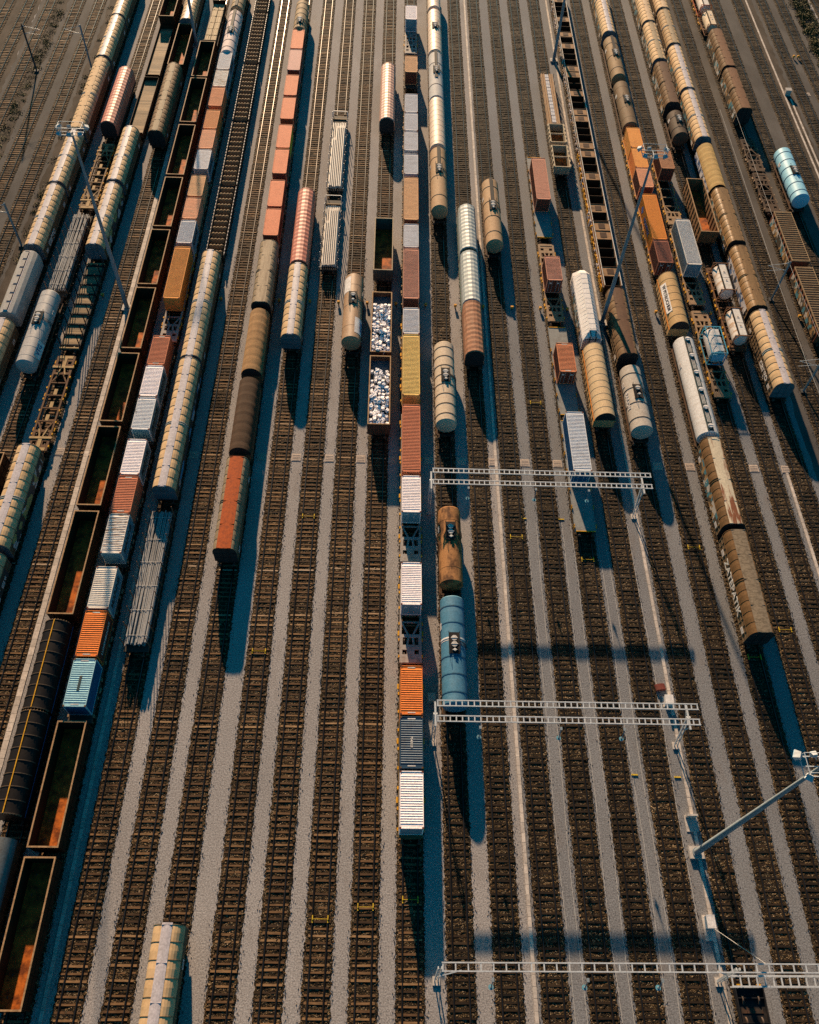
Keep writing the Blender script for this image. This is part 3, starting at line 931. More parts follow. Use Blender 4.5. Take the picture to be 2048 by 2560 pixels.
def w_box(t, y0, y1, label, col='grey', side=None, smooth=0, door=0, slot=0, stripe=0, diamond=0, text=None):
    r, L, sd = place('shipping_container', 'container', t, y0, y1, label, 'containers on the container trains')
    side = side or col
    W, z0, z1 = 1.219, 1.21, 3.79
    def walls():
        mb = MB()
        h = L / 2
        zz0, zz1 = z0 + .14, z1 - .10
        for s in (-1, 1):
            n = int((L - .3) / .28) * 4
            pts = []
            for i in range(n + 1):
                y = -h + .14 + (L - .28) * i / n
                d = (0, 0, .036, .036)[i % 4]
                pts.append((s * (W - .045 + (d if not smooth else d * .3)), y))
            rows = [[(x, y, zz0) for x, y in pts], [(x, y, zz1) for x, y in pts]]
            mb.loft(rows if s < 0 else rows[::-1])
        n = 8 * 4
        for s in (-1, 1):
            pts = []
            for i in range(n + 1):
                x = -W + .12 + (2 * W - .24) * i / n
                pts.append((x, s * (h - .05 + (0, 0, .03, .03)[i % 4])))
            mb.loft([[(x, y, zz0) for x, y in pts], [(x, y, zz1) for x, y in pts]])
        mb.box(-W + .1, W - .1, -h + .1, h - .1, z0 + .02, z0 + .14)
        return mb.mesh('container_walls', [side])
    obj('wall', cached(('bw', round(L, 1), side, smooth), walls), r)
    def frame():
        mb = MB()
        h = L / 2
        for sx in (-1, 1):
            for sy in (-1, 1):
                mb.box(sx * (W - .06) - .06, sx * (W - .06) + .06, sy * (h - .07) - .07, sy * (h - .07) + .07, z0, z1 - .003)
                mb.box(sx * (W - .085) - .09, sx * (W - .085) + .09, sy * (h - .085) - .09, sy * (h - .085) + .09, z1 - .10, z1 + .012, 1)
            mb.box(sx * (W - .045) - .04, sx * (W - .045) + .04, -h + .14, h - .14, z1 - .12, z1)
            mb.box(sx * (W - .045) - .045, sx * (W - .045) + .045, -h + .14, h - .14, z0 + .01, z0 + .15)
        for sy in (-1, 1):
            mb.box(-W + .12, W - .12, sy * (h - .05) - .045, sy * (h - .05) + .045, z1 - .12, z1 - .001)
            mb.box(-W + .12, W - .12, sy * (h - .05) - .045, sy * (h - .05) + .045, z0 + .01, z0 + .15)
        return mb.mesh('container_frame', [col if col not in ('navy',) else 'navy', 'dred' if col not in ('navy', 'ltblue') else 'flatrust'])
    obj('frame', cached(('bf', round(L, 1), col), frame), r)
    def roof():
        mb = MB()
        h = L / 2 - .10
        e = .30
        amp = .010 if smooth else (.038 if y0 < 110 else .022)
        n = max(8, int((2 * h - 2 * e) / .245))
        rows = [(-h, 0), (-h + e, 0)]
        p = (2 * h - 2 * e) / n
        for i in range(n):
            y = -h + e + p * i
            rows += [(y + p * .12, 0), (y + p * .36, amp), (y + p * .64, amp), (y + p * .88, 0)]
        rows += [(h - e, 0), (h, 0)]
        zb = z1 - .045
        fn = (lambda i, j: 1 if (i > 1 and (i - 2) % 4 == 2) else 0) if stripe else None  # sunward slope of each rib painted paler, sunlight put into the colour
        mb.loft([[(-W + .085, y, zb + z), (W - .085, y, zb + z)] for y, z in rows], mfun=fn)
        return mb.mesh('container_roof', [col, 'ribsunlit'])
    rf = obj('roof', cached(('br', round(L, 1), col, smooth, stripe, y0 < 110), roof), r)
    if slot:
        mb = MB()
        mb.box(-.15, .13, -1.0, .75, 3.75, 3.803)
        obj('roof_patch', mb.mesh('roof_patch', ['slotdk']), rf)
    if stripe:
        o = obj('lettering', text_mesh('7040528', .34, 'letter'), rf, (0, 0, 3.80), -math.pi / 2)
    if col in ('orange', 'ltblue', 'navy', 'orbrown', 'redb') and L < 7:
        for s in (-1, 1):
            mb = MB()
            mb.box(-.42, .42, -.055, .055, 0, .012)
            if col == 'orange':
                for x in (-.3, -.1, .12, .3):
                    mb.box(x - .06, x + .06, -.05, .05, .012, .016)
            obj('number_plate', mb.mesh('number_plate', ['letter']), rf, (0, s * (L / 2 - .26), 3.755))
    if door:
        mb = MB()
        y = -L / 2
        for x in (-.85, -.35, .35, .85):
            mb.tube((x, y - .03, z0 + .2), (x, y - .03, z1 - .15), .025, 6)
        for x in (-.6, .6):
            mb.box(x - .5, x + .5, y - .012, y + .03, z0 + .2, z1 - .15, 1)
            mb.box(x - .18, x + .12, y - .022, y - .013, z1 - .75, z1 - .5, 2)
        obj('door', mb.mesh('container_door', ['steel', side, 'letter']), r)
    if diamond:
        mb = MB()
        s = -1
        mb.loft([[(s * 1.232, 3.3 - .75, 2.5), (s * 1.232, 3.3, 1.75)], [(s * 1.232, 3.3, 3.25), (s * 1.232, 3.3 + .75, 2.5)]])
        obj('emblem', mb.mesh('emblem', ['letterblue']), r)
        lettering(r, 'KONTEX', 1.1, 'letterblue', sd, 1.236, -1.2, 2.4)
    if text:
        lettering(r, text, .62, 'letter', sd, 1.225, 0, 2.4)
    if side in ('teal', 'bluegrey') and t == -8:
        lettering(r, 'MARINE', 1.15 if L < 7 else 1.2, 'slotdk', sd, 1.225, 0, 2.55)
    return r

def plate_with_holes(mb, y0, y1, s, z0, z1, m=0):
    """End deck of a skeleton wagon: cross and lengthwise strips that leave wheel holes."""
    d = (y1 - y0)
    for a, b in ((0, .16), (.42, .52), (.80, .90)):
        ya, yb = y0 + s * d * a, y0 + s * d * b
        mb.box(-1.24, 1.24, min(ya, yb), max(ya, yb), z0, z1, m)
    return

def w_flat(t, y0, y1, label, col='flatgrey', style='skel'):
    r, L, sd = place('container_wagon', 'wagon', t, y0, y1, label, 'container flat wagons')
    def mk():
        mb = MB()
        h = L / 2
        z1 = 1.19
        if style == 'deck':
            mb.box(-1.30, 1.30, -h, h, 1.03, z1 - .01)
            for s in (-1, 1):
                mb.box(s * 1.34 - .05, s * 1.34 + .05, -h, h, .95, z1 + .015)
                for i in range(int(L / 3)):
                    y = -h + .6 + i * 3.0
                    for yy in (y, y + .35):
                        mb.box(s * 1.42 - .05, s * 1.42 + .05, yy - .06, yy + .06, .95, z1 + .25, 1)
            for s in (-1, 1):
                mb.box(-1.28, 1.28, s * (h - .06) - .06, s * (h - .06) + .06, 1.0, z1 + .06, 1)
            return mb.mesh('deck', [col, 'yel'])
        for s in (-1, 1):
            mb.box(s * 1.18 - .12, s * 1.18 + .12, -h + .1, h - .1, .82, z1 - .004)
            # yellow-orange container brackets and brake gear along the sills
            for i in range(int(L / 2.1)):
                y = -h + .9 + i * 2.1
                mb.box(s * 1.36 - .08, s * 1.36 + .08, y - .16, y + .16, .9, z1 + .04, 1)
                if i % 3 == 1:
                    mb.tube((s * 1.40, y + .6, .95), (s * 1.40, y + 1.2, .95), .13, 8, 1)
        for s in (-1, 1):
            e = s * h
            # end platform
            for a, b in ((0.02, 1.15), (1.72, 2.35), (3.3, 3.7)):
                mb.box(-1.06, 1.06, min(e - s * a, e - s * b), max(e - s * a, e - s * b), z1 - .16, z1)
            for xa, xb, a, b in ((-.45, .45, 1.15, 1.72), (-1.06, -.96, 1.15, 1.72), (.96, 1.06, 1.15, 1.72), (-1.06, -.92, 2.35, 3.3), (.92, 1.06, 2.35, 3.3)):
                mb.box(xa, xb, min(e - s * a, e - s * b), max(e - s * a, e - s * b), z1 - .14, z1 - .004)
            for x in (-1, 1):
                mb.bar((x * .40, e - s * 2.3, z1 - .075), (x * .24, e - s * 3.35, z1 - .075), .24, .13)
                mb.bar((x * .98, e - s * 5.1, z1 - .08), (x * .32, e - s * 3.7, z1 - .08), .20, .13)
            mb.box(-1.0, 1.0, min(e - s * .1, e - s * .6), max(e - s * .1, e - s * .6), z1 + .002, z1 + .05, 2)
        # middle cross members
        k = max(2, int((L - 10) / 2.2))
        for i in range(k + 1):
            y = -(h - 5.3) + 2 * (h - 5.3) * i / k
            mb.box(-1.06, 1.06, y - .09, y + .09, z1 - .2, z1 - .02)
            if style == 'plate' and i < k:
                mb.box(-.24, .24, y + .09, y + 1.15, z1 - .16, z1 - .01, 2)
        if style == 'plate':
            for s in (-1, 1):
                e = s * (h - 2.3)
                mb.box(-1.5, 1.5, e - .18, e + .18, z1 + .005, z1 + .09, 2)
                for x in (-.35, .35):
                    mb.bar((x * .6, e - s * .2, z1 + .05), (x * 1.6, e - s * 1.5, z1 + .05), .16, .09, 2)
                mb.box(-.25, .25, min(e, e + s * 1.7), max(e, e + s * 1.7), z1 + .002, z1 + .07, 2)
        return mb.mesh('wagon_frame', [col, 'yel' if col not in ('flatrust2', 'flatdk') else 'flattan', 'platetan' if style == 'plate' else col])
    obj('frame', cached(('flat', round(L, 1), col, style), mk), r)
    return gear(r, L, frame=False)

def w_gond(t, y0, y1, label, col='dark', scrap=0, ribs=0):
    r, L, sd = place('open_wagon', 'open wagon', t, y0, y1, label, 'open wagons')
    zt = {'tanbin': 2.6, 'brownopen': 3.4}.get(col, 3.25)
    zf = 2.45 if scrap else (1.15 if col != 'tanbin' else 1.3)
    W = 1.44 if col != 'tanbin' else 1.35
    def mk():
        mb = MB()
        h = L / 2
        for s in (-1, 1):
            mb.box(s * W - .035, s * W + .035, -h, h, 1.05, zt - .002)
            k = int(L / 1.3)
            for i in range(k + 1):
                y = -h + .08 + (L - .16) * i / k
                mb.box(s * (W + .075) - .04, s * (W + .075) + .04, y - .06, y + .06, 1.05, zt - .06)
                if ribs:
                    mb.box(s * (W - .075) - .04, s * (W - .075) + .04, y - .06, y + .06, zf, zt - .06)
            mb.box(s * (W + .06) - .025, s * (W + .06) + .025, -h, h, 1.95, 2.05)
            mb.box(-W + .035, W - .035, s * (h - .035) - .035, s * (h - .035) + .035, 1.05, zt - .002)
            for x in (-.9, -.3, .3, .9):
                mb.box(x - .05, x + .05, s * (h + .04) - .04, s * (h + .04) + .04, 1.05, zt - .06)
        return mb.mesh('wagon_body', [col])
    obj('body', cached(('gb', round(L, 1), col, zt, ribs), mk), r)
    def rim():
        mb = MB()
        h = L / 2
        for s in (-1, 1):
            mb.box(s * (W + .02) - .075, s * (W + .02) + .075, -h - .08, h + .08, zt, zt + .09)
            mb.box(-W + .055, W - .055, s * (h - .0) - .08, s * (h - .0) + .08, zt + .002, zt + .088)
        if col == 'tanbin':
            for s in (-1, 1):
                for i in range(5):
                    y = -h + .4 + (L - .8) * i / 4
                    mb.box(s * (W + .17) - .09, s * (W + .17) + .09, y - .3, y + .3, zt - .5, zt + .12)
            mb.box(-W, W, -.06, .06, zt - .3, zt - .01)
        return mb.mesh('top_rail', ['rim' if col in ('dark', 'brownopen', 'dkrust') else ('tan' if col == 'dark2' else 'tanbin')])
    obj('top_rail', cached(('gr', round(L, 1), col, zt), rim), r)
    def fl():
        mb = MB()
        mb.box(-W + .04, W - .04, -L / 2 + .08, L / 2 - .08, zf - .12, zf)
        return mb.mesh('floor', ['floorrust' if not scrap else 'scrapd'])
    obj('floor', cached(('gf', round(L, 1), zf, scrap), fl), r)
    gear(r, L)
    if scrap:
        lab = 'pale compressed scrap block lying in the %s of the two rust-rimmed open wagons' % ('farther' if scrap == 1 else 'nearer')
        vs = [cached(('bale', k), lambda: m_bale()) for k in range(9)]
        rows = int((L - 2.2) / .60)
        for i in range(rows):
            for j in range(5):
                if rnd.random() < .10:
                    continue
                sz = rnd.uniform(.72, 1.0)
                y = -L / 2 + .40 + i * .60 + rnd.uniform(-.16, .16)
                x = -1.10 + j * .55 + rnd.uniform(-.12, .12)
                o = obj('scrap_block', rnd.choice(vs))
                lift = .15 * math.sin(i * .9 + j) + .18 * (1 - abs(j - 2) / 2.)
                k = math.cos(r.rotation_euler.z)
                o.location = r.location + Vector((x, y, zf + .30 + max(0, lift) + rnd.uniform(0, .25)))
                tl = 0.06 if (scrap == 2 and j < 2) else .20
                o.rotation_euler = (rnd.gauss(0, tl), rnd.gauss(0, tl), rnd.gauss(0, tl * 3))
                o.scale = (sz, sz, sz)
                tag(o, lab, 'scrap block', 'scrap blocks in the %s open wagon' % ('farther' if scrap == 1 else 'nearer'))
    return r

def m_bale():
    mb = MB()
    n = 3
    c = .27
    pts = {}
    rr = random.Random(rnd.random())
    def p(i, j, k):
        if (i, j, k) not in pts:
            pts[(i, j, k)] = tuple(c * (2 * q / n - 1) + rr.uniform(-.035, .035) for q in (i, j, k))
        return pts[(i, j, k)]
    for a in range(n):
        for b in range(n):
            for w in (0, n):
                mb.quad(p(w, a, b), p(w, a + 1, b), p(w, a + 1, b + 1), p(w, a, b + 1))
                mb.quad(p(a, w, b), p(a + 1, w, b), p(a + 1, w, b + 1), p(a, w, b + 1))
                mb.quad(p(a, b, w), p(a + 1, b, w), p(a + 1, b + 1, w), p(a, b + 1, w))
    return mb.mesh('scrap_block', [rr.choice(['scrapw', 'scrapw', 'scrapw', 'scrapw', 'scrapb'])])

def w_tarp(t, y0, y1, label, col='tarpred'):
    r, L, sd = place('tarpaulin_wagon', 'wagon', t, y0, y1, label, 'tarpaulin wagons')
    def can():
        mb = MB()
        h = L / 2
        base = [(-1.42, 1.25), (-1.45, 2.2), (-1.42, 3.15), (-1.12, 3.72), (-.52, 4.08), (0, 4.17), (.52, 4.08), (1.12, 3.72), (1.42, 3.15), (1.45, 2.2), (1.42, 1.25)]
        n = round(L / .98)
        secs = []
        if True:
            secs.append([(x * .93, -h - .02, min(z, 3.0 + (z - 3.0) * .86)) for x, z in base])
        for i in range(n + 1):
            y = -h + .12 + (L - .24) * i / n
            secs.append([(x * (1 + rnd.uniform(-.004, .004)), y, z) for x, z in base])
            if i < n:
                g = rnd.uniform(.008, .018)
                secs.append([(x * (1 - g * .55), y + (L - .24) / n * .5, 1.25 + (z - 1.25) * (1 - g * (.9 if abs(x) < 1.3 else .2))) for x, z in base])
        secs.append([(x * .93, h + .02, min(z, 3.0 + (z - 3.0) * .86)) for x, z in base])
        mb.loft(secs)
        return mb.mesh('canopy', [col])
    obj('canopy', can(), r)
    def end():
        mb = MB()
        base = [(-1.33, 1.2), (1.33, 1.2), (1.35, 2.2), (1.32, 3.10), (1.04, 3.60), (.48, 3.92), (-.48, 3.92), (-1.04, 3.60), (-1.32, 3.10), (-1.35, 2.2)]
        mb.prism(base, -.05, .05)
        return mb.mesh('end_wall', ['enddk' if col != 'tarpgrey' else 'sideg'])
    em = cached(('tend', col == 'tarpgrey'), end)
    for s in (-1, 1):
        obj('end_wall', em, r, (0, s * (L / 2 + .0), 0))
    mb = MB()
    for s in (-1, 1):
        mb.box(s * 1.48 - .03, s * 1.48 + .03, -L / 2, L / 2, 1.05, 1.4)
    obj('side_rail', mb.mesh('side_rail', ['sideg' if col == 'tarpgrey' else 'under']), r)
    return gear(r, L)

def w_hood(t, y0, y1, label, col='hood'):
    r, L, sd = place('hooded_wagon', 'wagon', t, y0, y1, label, 'hooded wagons')
    mb = MB()
    h = L / 2
    prof = [(-1.45, 1.2), (-1.47, 2.5)] + [(-1.47 * math.cos(a), 2.6 + 1.5 * math.sin(a)) for a in (math.pi * i / 14 for i in range(1, 14))] + [(1.47, 2.5), (1.45, 1.2)]
    n = 8
    secs = []
    for i in range(n + 1):
        y = -h + L * i / n
        secs.append([(x, y, z) for x, z in prof])
        if i < n:
            secs.append([(x * .985, y + L / n / 2, 1.2 + (z - 1.2) * .985) for x, z in prof])
    mb.loft(secs)
    mb.prism(prof[::-1], h - .02, h + .02)
    mb.prism(prof[::-1], -h - .02, -h + .02)
    hd = obj('hood', mb.mesh('hood', [col], 40), r)
    mb = MB()
    A = [(x * 1.02, z + .035) for x, z in prof[2:-2]]
    mb.loft([[(x, -.05, z) for x, z in prof[2:-2]], [(x, -.04, z) for x, z in A], [(x, .04, z) for x, z in A], [(x, .05, z) for x, z in prof[2:-2]]])
    hm = mb.mesh('hoop', ['dk2'])
    for i in range(n + 1):
        obj('hoop', hm, hd, (0, -h + L * i / n, 0))
    mb = MB()
    mb.box(-.10, .0, -h, h, 4.10, 4.17)
    obj('ridge_strip', mb.mesh('ridge_strip', ['yel']), hd)
    mb = MB()
    for s in (-1, 1):
        for i in range(13):
            a = math.pi * (i + 1) / 14
            mb.box(-1.40 * math.cos(a) - .05, -1.40 * math.cos(a) + .05, s * (h + .05) - .04, s * (h + .05) + .04, 2.6 + 1.42 * math.sin(a), 2.7 + 1.42 * math.sin(a))
    obj('lacing', mb.mesh('lacing', ['rim']), hd)
    mb = MB()
    mb.tube((1.52, -h, 2.3), (1.52, h, 2.3), .04, 6)
    mb.tube((-1.52, -h, 2.3), (-1.52, h, 2.3), .04, 6)
    obj('side_pipe', mb.mesh('side_pipe', ['navyb']), r)
    return gear(r, L)

def w_barrel(t, y0, y1, label, col='caramel', longi=0, hoops=0, graf=0, text=None):
    r, L, sd = place('round_roof_wagon', 'wagon', t, y0, y1, label, 'round roofed wagons')
    def mk():
        mb = MB()
        h = L / 2
        n = 64 if longi else 24
        pr = []
        for i in range(n + 1):
            a = math.pi * i / n
            e = (.028 if i % 2 else 0) if longi else 0
            pr.append((-(1.46 + e) * math.cos(a), 2.55 + (1.62 + e) * math.sin(a)))
        rows = []
        k = 24 if longi else 2
        for i in range(k + 1):
            y = -h + L * i / k
            w = .012 * math.sin(i * 2.2) if longi else 0
            rows.append([(x * (1 + w * .3), y, z + w) for x, z in pr])
        mb.loft(rows)
        return mb.mesh('roof', [col], None if longi else 30)
    rf = obj('roof', cached(('brf', round(L, 1), col, longi), mk), r)
    if hoops:
        def hp():
            mb = MB()
            A = [(-q * math.cos(a), 2.55 + (q + .16) * math.sin(a)) for q in (1.46, 1.48) for a in (math.pi * j / 24 for j in range(25))]
            mb.loft([[(x, -.03, z) for x, z in A[:25]], [(x, -.03, z) for x, z in A[25:]], [(x, .03, z) for x, z in A[25:]], [(x, .03, z) for x, z in A[:25]]])
            return mb.mesh('hoop', ['tan2r' if col == 'creamb' else 'brownrib'])
        for i in range(hoops + 1):
            obj('hoop', cached(('bhoop', col), hp), rf, (0, -L / 2 + .03 + (L - .06) * i / hoops, 0))
    def bd():
        mb = MB()
        h = L / 2 - .05
        mb.box(-1.43, 1.43, -h, h, 1.1, 2.56)
        for s in (-1, 1):
            for i in range(int(L / 1.1) + 1):
                y = -h + .05 + i * 1.1
                if y < h:
                    mb.box(s * 1.45 - .03, s * 1.45 + .03, y - .04, y + .04, 1.15, 2.5)
        for s in (-1, 1):
            pts = [(-1.42, 2.5), (1.42, 2.5)] + [(1.42 * math.cos(a), 2.55 + 1.57 * math.sin(a)) for a in (math.pi * i / 16 for i in range(17))]
            mb.prism(pts[1:] , s * (L / 2 - .12) - .04, s * (L / 2 - .12) + .04, 1)
        return mb.mesh('wagon_body', [{'creamb': 'beigeb', 'beigeb': 'beigeb'}.get(col, 'sideb'), 'enddk'])
    obj('body', cached(('bbd', round(L, 1), col), bd), r)
    if col in ('creamb', 'beigeb'):
        mb = MB()
        for s in (-1, 1):
            mb.box(s * 1.50 - .05, s * 1.50 + .05, -L / 2, L / 2, 2.28, 2.46)
        obj('side_rail', mb.mesh('side_rail', ['orangerail']), r)
    if graf:
        graffiti(graf)
        mb = MB()
        mb.box(-.012, .012, -L * .48, L * .48, 1.2, 2.5)
        obj('graffiti_panel', mb.mesh('graffiti_panel', ['graffiti_%d' % graf]), r, (sd * 1.49, 0, 0))
    if text:
        a = R(57)
        T = Matrix.Translation((sd * 1.49 * math.sin(a), L * .02, 2.55 + 1.65 * math.cos(a))) @ Matrix.Rotation(-sd * R(36), 4, 'Y')
        mb = MB()
        mb.box(-.012, .012, -3.2, 3.2, -.55, .50)
        p = obj('name_plate', mb.mesh('name_plate', ['plate']), r)
        p.matrix_local = T
        o = obj('lettering', text_mesh(text, .8, 'letterdk'), r)
        o.matrix_local = T @ Matrix(((0, 0, sd, sd * .02), (sd, 0, 0, 0), (0, 1, 0, 0), (0, 0, 0, 1)))
    return gear(r, L)

def w_hopperg(t, y0, y1, label, col='greyhop'):
    r, L, sd = place('hopper_wagon', 'wagon', t, y0, y1, label)
    mb = MB()
    h = L / 2
    pr = [(-1.4, 1.3), (-1.48, 2.4), (-1.44, 3.0), (-1.25, 3.55), (-.85, 3.95), (-.45, 4.1), (.45, 4.1), (.85, 3.95), (1.25, 3.55), (1.44, 3.0), (1.48, 2.4), (1.4, 1.3)]
    rows = [[(x * .96, -h, z) for x, z in pr], [(x, -h + .25, z) for x, z in pr]] + [[(x, -h + .25 + (L - .5) * i / 4, z) for x, z in pr] for i in range(1, 4)] + [[(x, h - .25, z) for x, z in pr], [(x * .96, h, z) for x, z in pr]]
    mb.loft(rows)
    mb.prism([(x * .96, z) for x, z in pr][::-1], h - .02, h)
    mb.prism([(x * .96, z) for x, z in pr][::-1], -h, -h + .02)
    b = obj('body', mb.mesh('hopper_body', [col], 20), r)
    mb = MB()
    mb.box(-.40, .40, -h + .2, h - .2, 4.10, 4.14)
    obj('roof_walkway', mb.mesh('roof_walkway', ['ridge']), r)
    n = 7
    for i in range(n):
        mb = MB()
        mb.box(-.36, .20, -.8, .8, 4.14, 4.22)
        mb.box(.20, .24, -.8, .8, 4.10, 4.26, 1)
        mb.box(-.36, .24, .8, .84, 4.10, 4.25, 1)
        obj('roof_hatch', cached('rhatch', lambda: mb.mesh('roof_hatch', ['greyhop', 'dk2'])), b, (0, -h + 1.2 + (L - 2.4) * i / (n - 1), 0))
    lettering(r, 'VTG', .8, 'letter', sd, 1.47, -L * .33, 2.4)
    return gear(r, L)

def w_whitehop(t, y0, y1, label, col='whitehop'):
    r, L, sd = place('hopper_wagon', 'wagon', t, y0, y1, label)
    mb = MB()
    h = L / 2
    pr = [(-1.42, 1.3), (-1.46, 3.05), (-1.40, 3.2), (-.55, 4.15), (-.5, 4.28), (.5, 4.28), (.55, 4.15), (1.40, 3.2), (1.46, 3.05), (1.42, 1.3)]
    sh = [(x * .62, min(z, 3.9)) if abs(x) < 1 else (x * .98, z) for x, z in pr]
    mb.loft([[(x, -h, z) for x, z in sh], [(x, -h + 1.0, z) for x, z in pr], [(x, 0, z) for x, z in pr], [(x, h - 1.0, z) for x, z in pr], [(x, h, z) for x, z in sh]])
    mb.prism(sh[::-1], h - .02, h + .005)
    mb.prism(sh[::-1], -h - .005, -h + .02)
    b = obj('body', mb.mesh('hopper_body', ['whitehop']), r)
    mb = MB()
    for s in (-1, 1):
        for i in range(18):
            y = -h + .8 + (L - 1.6) * i / 17
            mb.bar((s * 1.43, y, 3.14), (s * .58, y, 4.13), .05, .03)
            mb.box(s * 1.47 - .03, s * 1.47 + .03, y - .04, y + .04, 1.4, 3.0)
    for i in range(12):
        y = -h + 1.3 + (L - 2.6) * i / 11
        mb.box(-.48, .48, y - .02, y + .02, 4.275, 4.30)
    obj('rib', mb.mesh('ribs', ['whitehop']), b)
    mb = MB()
    for x in (-.45, .45):
        mb.bar((x, -h + .9, 4.29), (x * .75, -h - .03, 3.93), .12, .03)
        mb.box(x - .06, x + .06, -h - .05, -h - .01, 1.4, 3.9)
    mb.bar((-1.2, -h - .02, 3.35), (1.2, -h - .02, 3.35), .12, .06)
    obj('end_strap', mb.mesh('end_strap', ['dk']), b)
    graffiti(3)
    mb = MB()
    mb.box(-.01, .01, -h * .7, h * .5, 1.4, 2.6)
    obj('graffiti_panel', mb.mesh('graffiti_panel', ['graffiti_3']), r, (sd * 1.49, 0, 0))
    return gear(r, L)

def w_slat(t, y0, y1, label, col='slat'):
    r, L, sd = place('slatted_roof_wagon', 'wagon', t, y0, y1, label, 'slatted roof wagons')
    mb = MB()
    h = L / 2
    mb.box(-1.42, 1.42, -h, h, 1.1, 3.3)
    for s in (-1, 1):
        for i in range(int(L / 1.2) + 1):
            y = -h + .1 + i * 1.2
            if y < h:
                mb.box(s * 1.46 - .05, s * 1.46 + .05, y - .06, y + .06, 1.15, 3.2)
    obj('body', mb.mesh('wagon_body', ['slatside']), r)
    graffiti(3)
    mb = MB()
    mb.box(-.01, .01, -h * .9, h * .9, 1.25, 2.6)
    obj('graffiti_panel', mb.mesh('graffiti_panel', ['graffiti_3']), r, (sd * 1.53, 0, 0))
    mb = MB()
    n = int(L / .55)
    for i in range(n):
        y = -h + L * (i + .5) / n
        mb.loft([[(-1.4, y - .15, 3.30), (1.4, y - .15, 3.30)], [(-1.4, y - .06, 3.47), (1.4, y - .06, 3.47)], [(-1.4, y + .06, 3.47), (1.4, y + .06, 3.47)], [(-1.4, y + .15, 3.30), (1.4, y + .15, 3.30)]])
    for s in (-1, 1):
        mb.box(s * 1.45 - .05, s * 1.45 + .05, -h, h, 3.28, 3.46)
        mb.box(-1.4, 1.4, s * (h - .05) - .05, s * (h - .05) + .05, 3.28, 3.45)
    obj('roof_slats', mb.mesh('roof_slats', [col]), r)
    return gear(r, L)

def w_bays(t, y0, y1, label, col='baytan', yel=0):
    r, L, sd = place('bin_wagon', 'open wagon', t, y0, y1, label, 'open bin wagons')
    mb = MB()
    h = L / 2
    zt = 3.0
    n = max(6, round(L / 2.25))
    mb.box(-1.30, 1.34, -h, h, 1.1, 1.2, 1)
    for i in range(n + 1):
        y = -h + .04 + (L - .08) * i / n
        mb.box(-1.30, 1.34, y - .035, y + .035, 1.2, zt - .12, 1)
    mb.box(1.34, 1.40, -h, h, 1.1, zt)
    mb.box(-1.36, -1.30, -h, h, 1.1, zt - .05)
    b = obj('body', mb.mesh('bin_body', [col, 'dark']), r)
    mb = MB()
    mb.box(1.33, 1.43, -h, h, zt + .002, zt + .07)
    mb.box(-1.37, -1.29, -h, h, zt - .045, zt + .05)
    obj('top_rail', mb.mesh('top_rail', ['white3']), r)
    for i in range(n):
        if (i + int(y0)) % 4 == 0 or (i + int(y0)) % 9 == 1:
            mb = MB()
            ya, yb = -h + L * i / n + .05, -h + L * (i + 1) / n - .05
            mb.box(-1.29, 1.33, ya, yb, 2.72, 2.80)  # raised tan panel standing in for a sunlit sloping floor
            mb.box(-.5, .6, ya + .55, yb - .45, 2.80, 2.84, 1)
            obj('sunlit_bin_panel', mb.mesh('sunlit_bin_panel', [col, 'dark']), b)
    # gear frame along the left side
    mb = MB()
    rr = random.Random(int(y0 * 10))
    for i in range(int(L / .75)):
        y = -h + .4 + i * .75
        mb.tube((-1.42, y, 1.2), (-1.62, y + rr.uniform(-.2, .2), 2.5 + rr.uniform(-.3, .3)), .05, 5, 0)
        mb.box(-1.72, -1.42, y - .16, y + .16, 1.3 + rr.uniform(0, .9), 1.75 + rr.uniform(.2, .9), 0 if rr.random() < .7 else 1)
        if i % 2 == 0:
            mb.tube((-1.52, y, 2.2), (-1.52, y + .35, 2.2), .20, 8, 0)
    mb.tube((-1.5, -h, 2.55), (-1.5, h, 2.55), .045, 6, 1)
    obj('side_gear', mb.mesh('side_gear', ['yel' if yel else 'flattan', 'ridge']), r)
    if not yel:
        graffiti(3)
        mb = MB()
        mb.box(-.01, .01, -h * .95, h * .95, 1.3, 2.8)
        obj('graffiti_panel', mb.mesh('graffiti_panel', ['graffiti_3']), r, (-1.40, 0, 0))
    return gear(r, L)

def w_rung(t, y0, y1, label, col='dark'):
    r, L, sd = place('cross_bar_wagon', 'wagon', t, y0, y1, label, 'low wagons with cross bars')
    mb = MB()
    h = L / 2
    mb.box(-1.3, 1.3, -h, h, 1.0, 1.12)
    for s in (-1, 1):
        mb.box(s * 1.42 - .05, s * 1.42 + .05, -h, h, 1.0, 1.75)
    obj('body', mb.mesh('wagon_body', ['flatdk']), r)
    mb = MB()
    for s in (-1, 1):
        mb.box(s * 1.47 - .02, s * 1.47 + .02, -h, h, 1.69, 1.72)
        for i in range(int(L / .9)):
            y = -h + .4 + i * .9
            mb.box(s * 1.47 - .035, s * 1.47 + .035, y - .10, y + .25, 1.70, 1.78)
    obj('side_rail', mb.mesh('side_rail', ['ridge']), r)
    n = int(L / 1.42)
    def barm():
        m2 = MB()
        k = 12
        rows = []
        for i in range(k + 1):
            x = -1.12 + 2.24 * i / k
            z = 1.86 + .07 * (1 if i % 3 else -1)
            rows.append([(x, -.20, 1.12), (x, -.11, z), (x, .11, z), (x, .20, 1.12)])
        m2.loft(rows)
        return m2.mesh('cross_bar', ['plank'])
    for i in range(n):
        obj('cross_bar', cached('rungbar', barm), r, (0, -h + L * (i + .5) / n, 0))
    return gear(r, L)

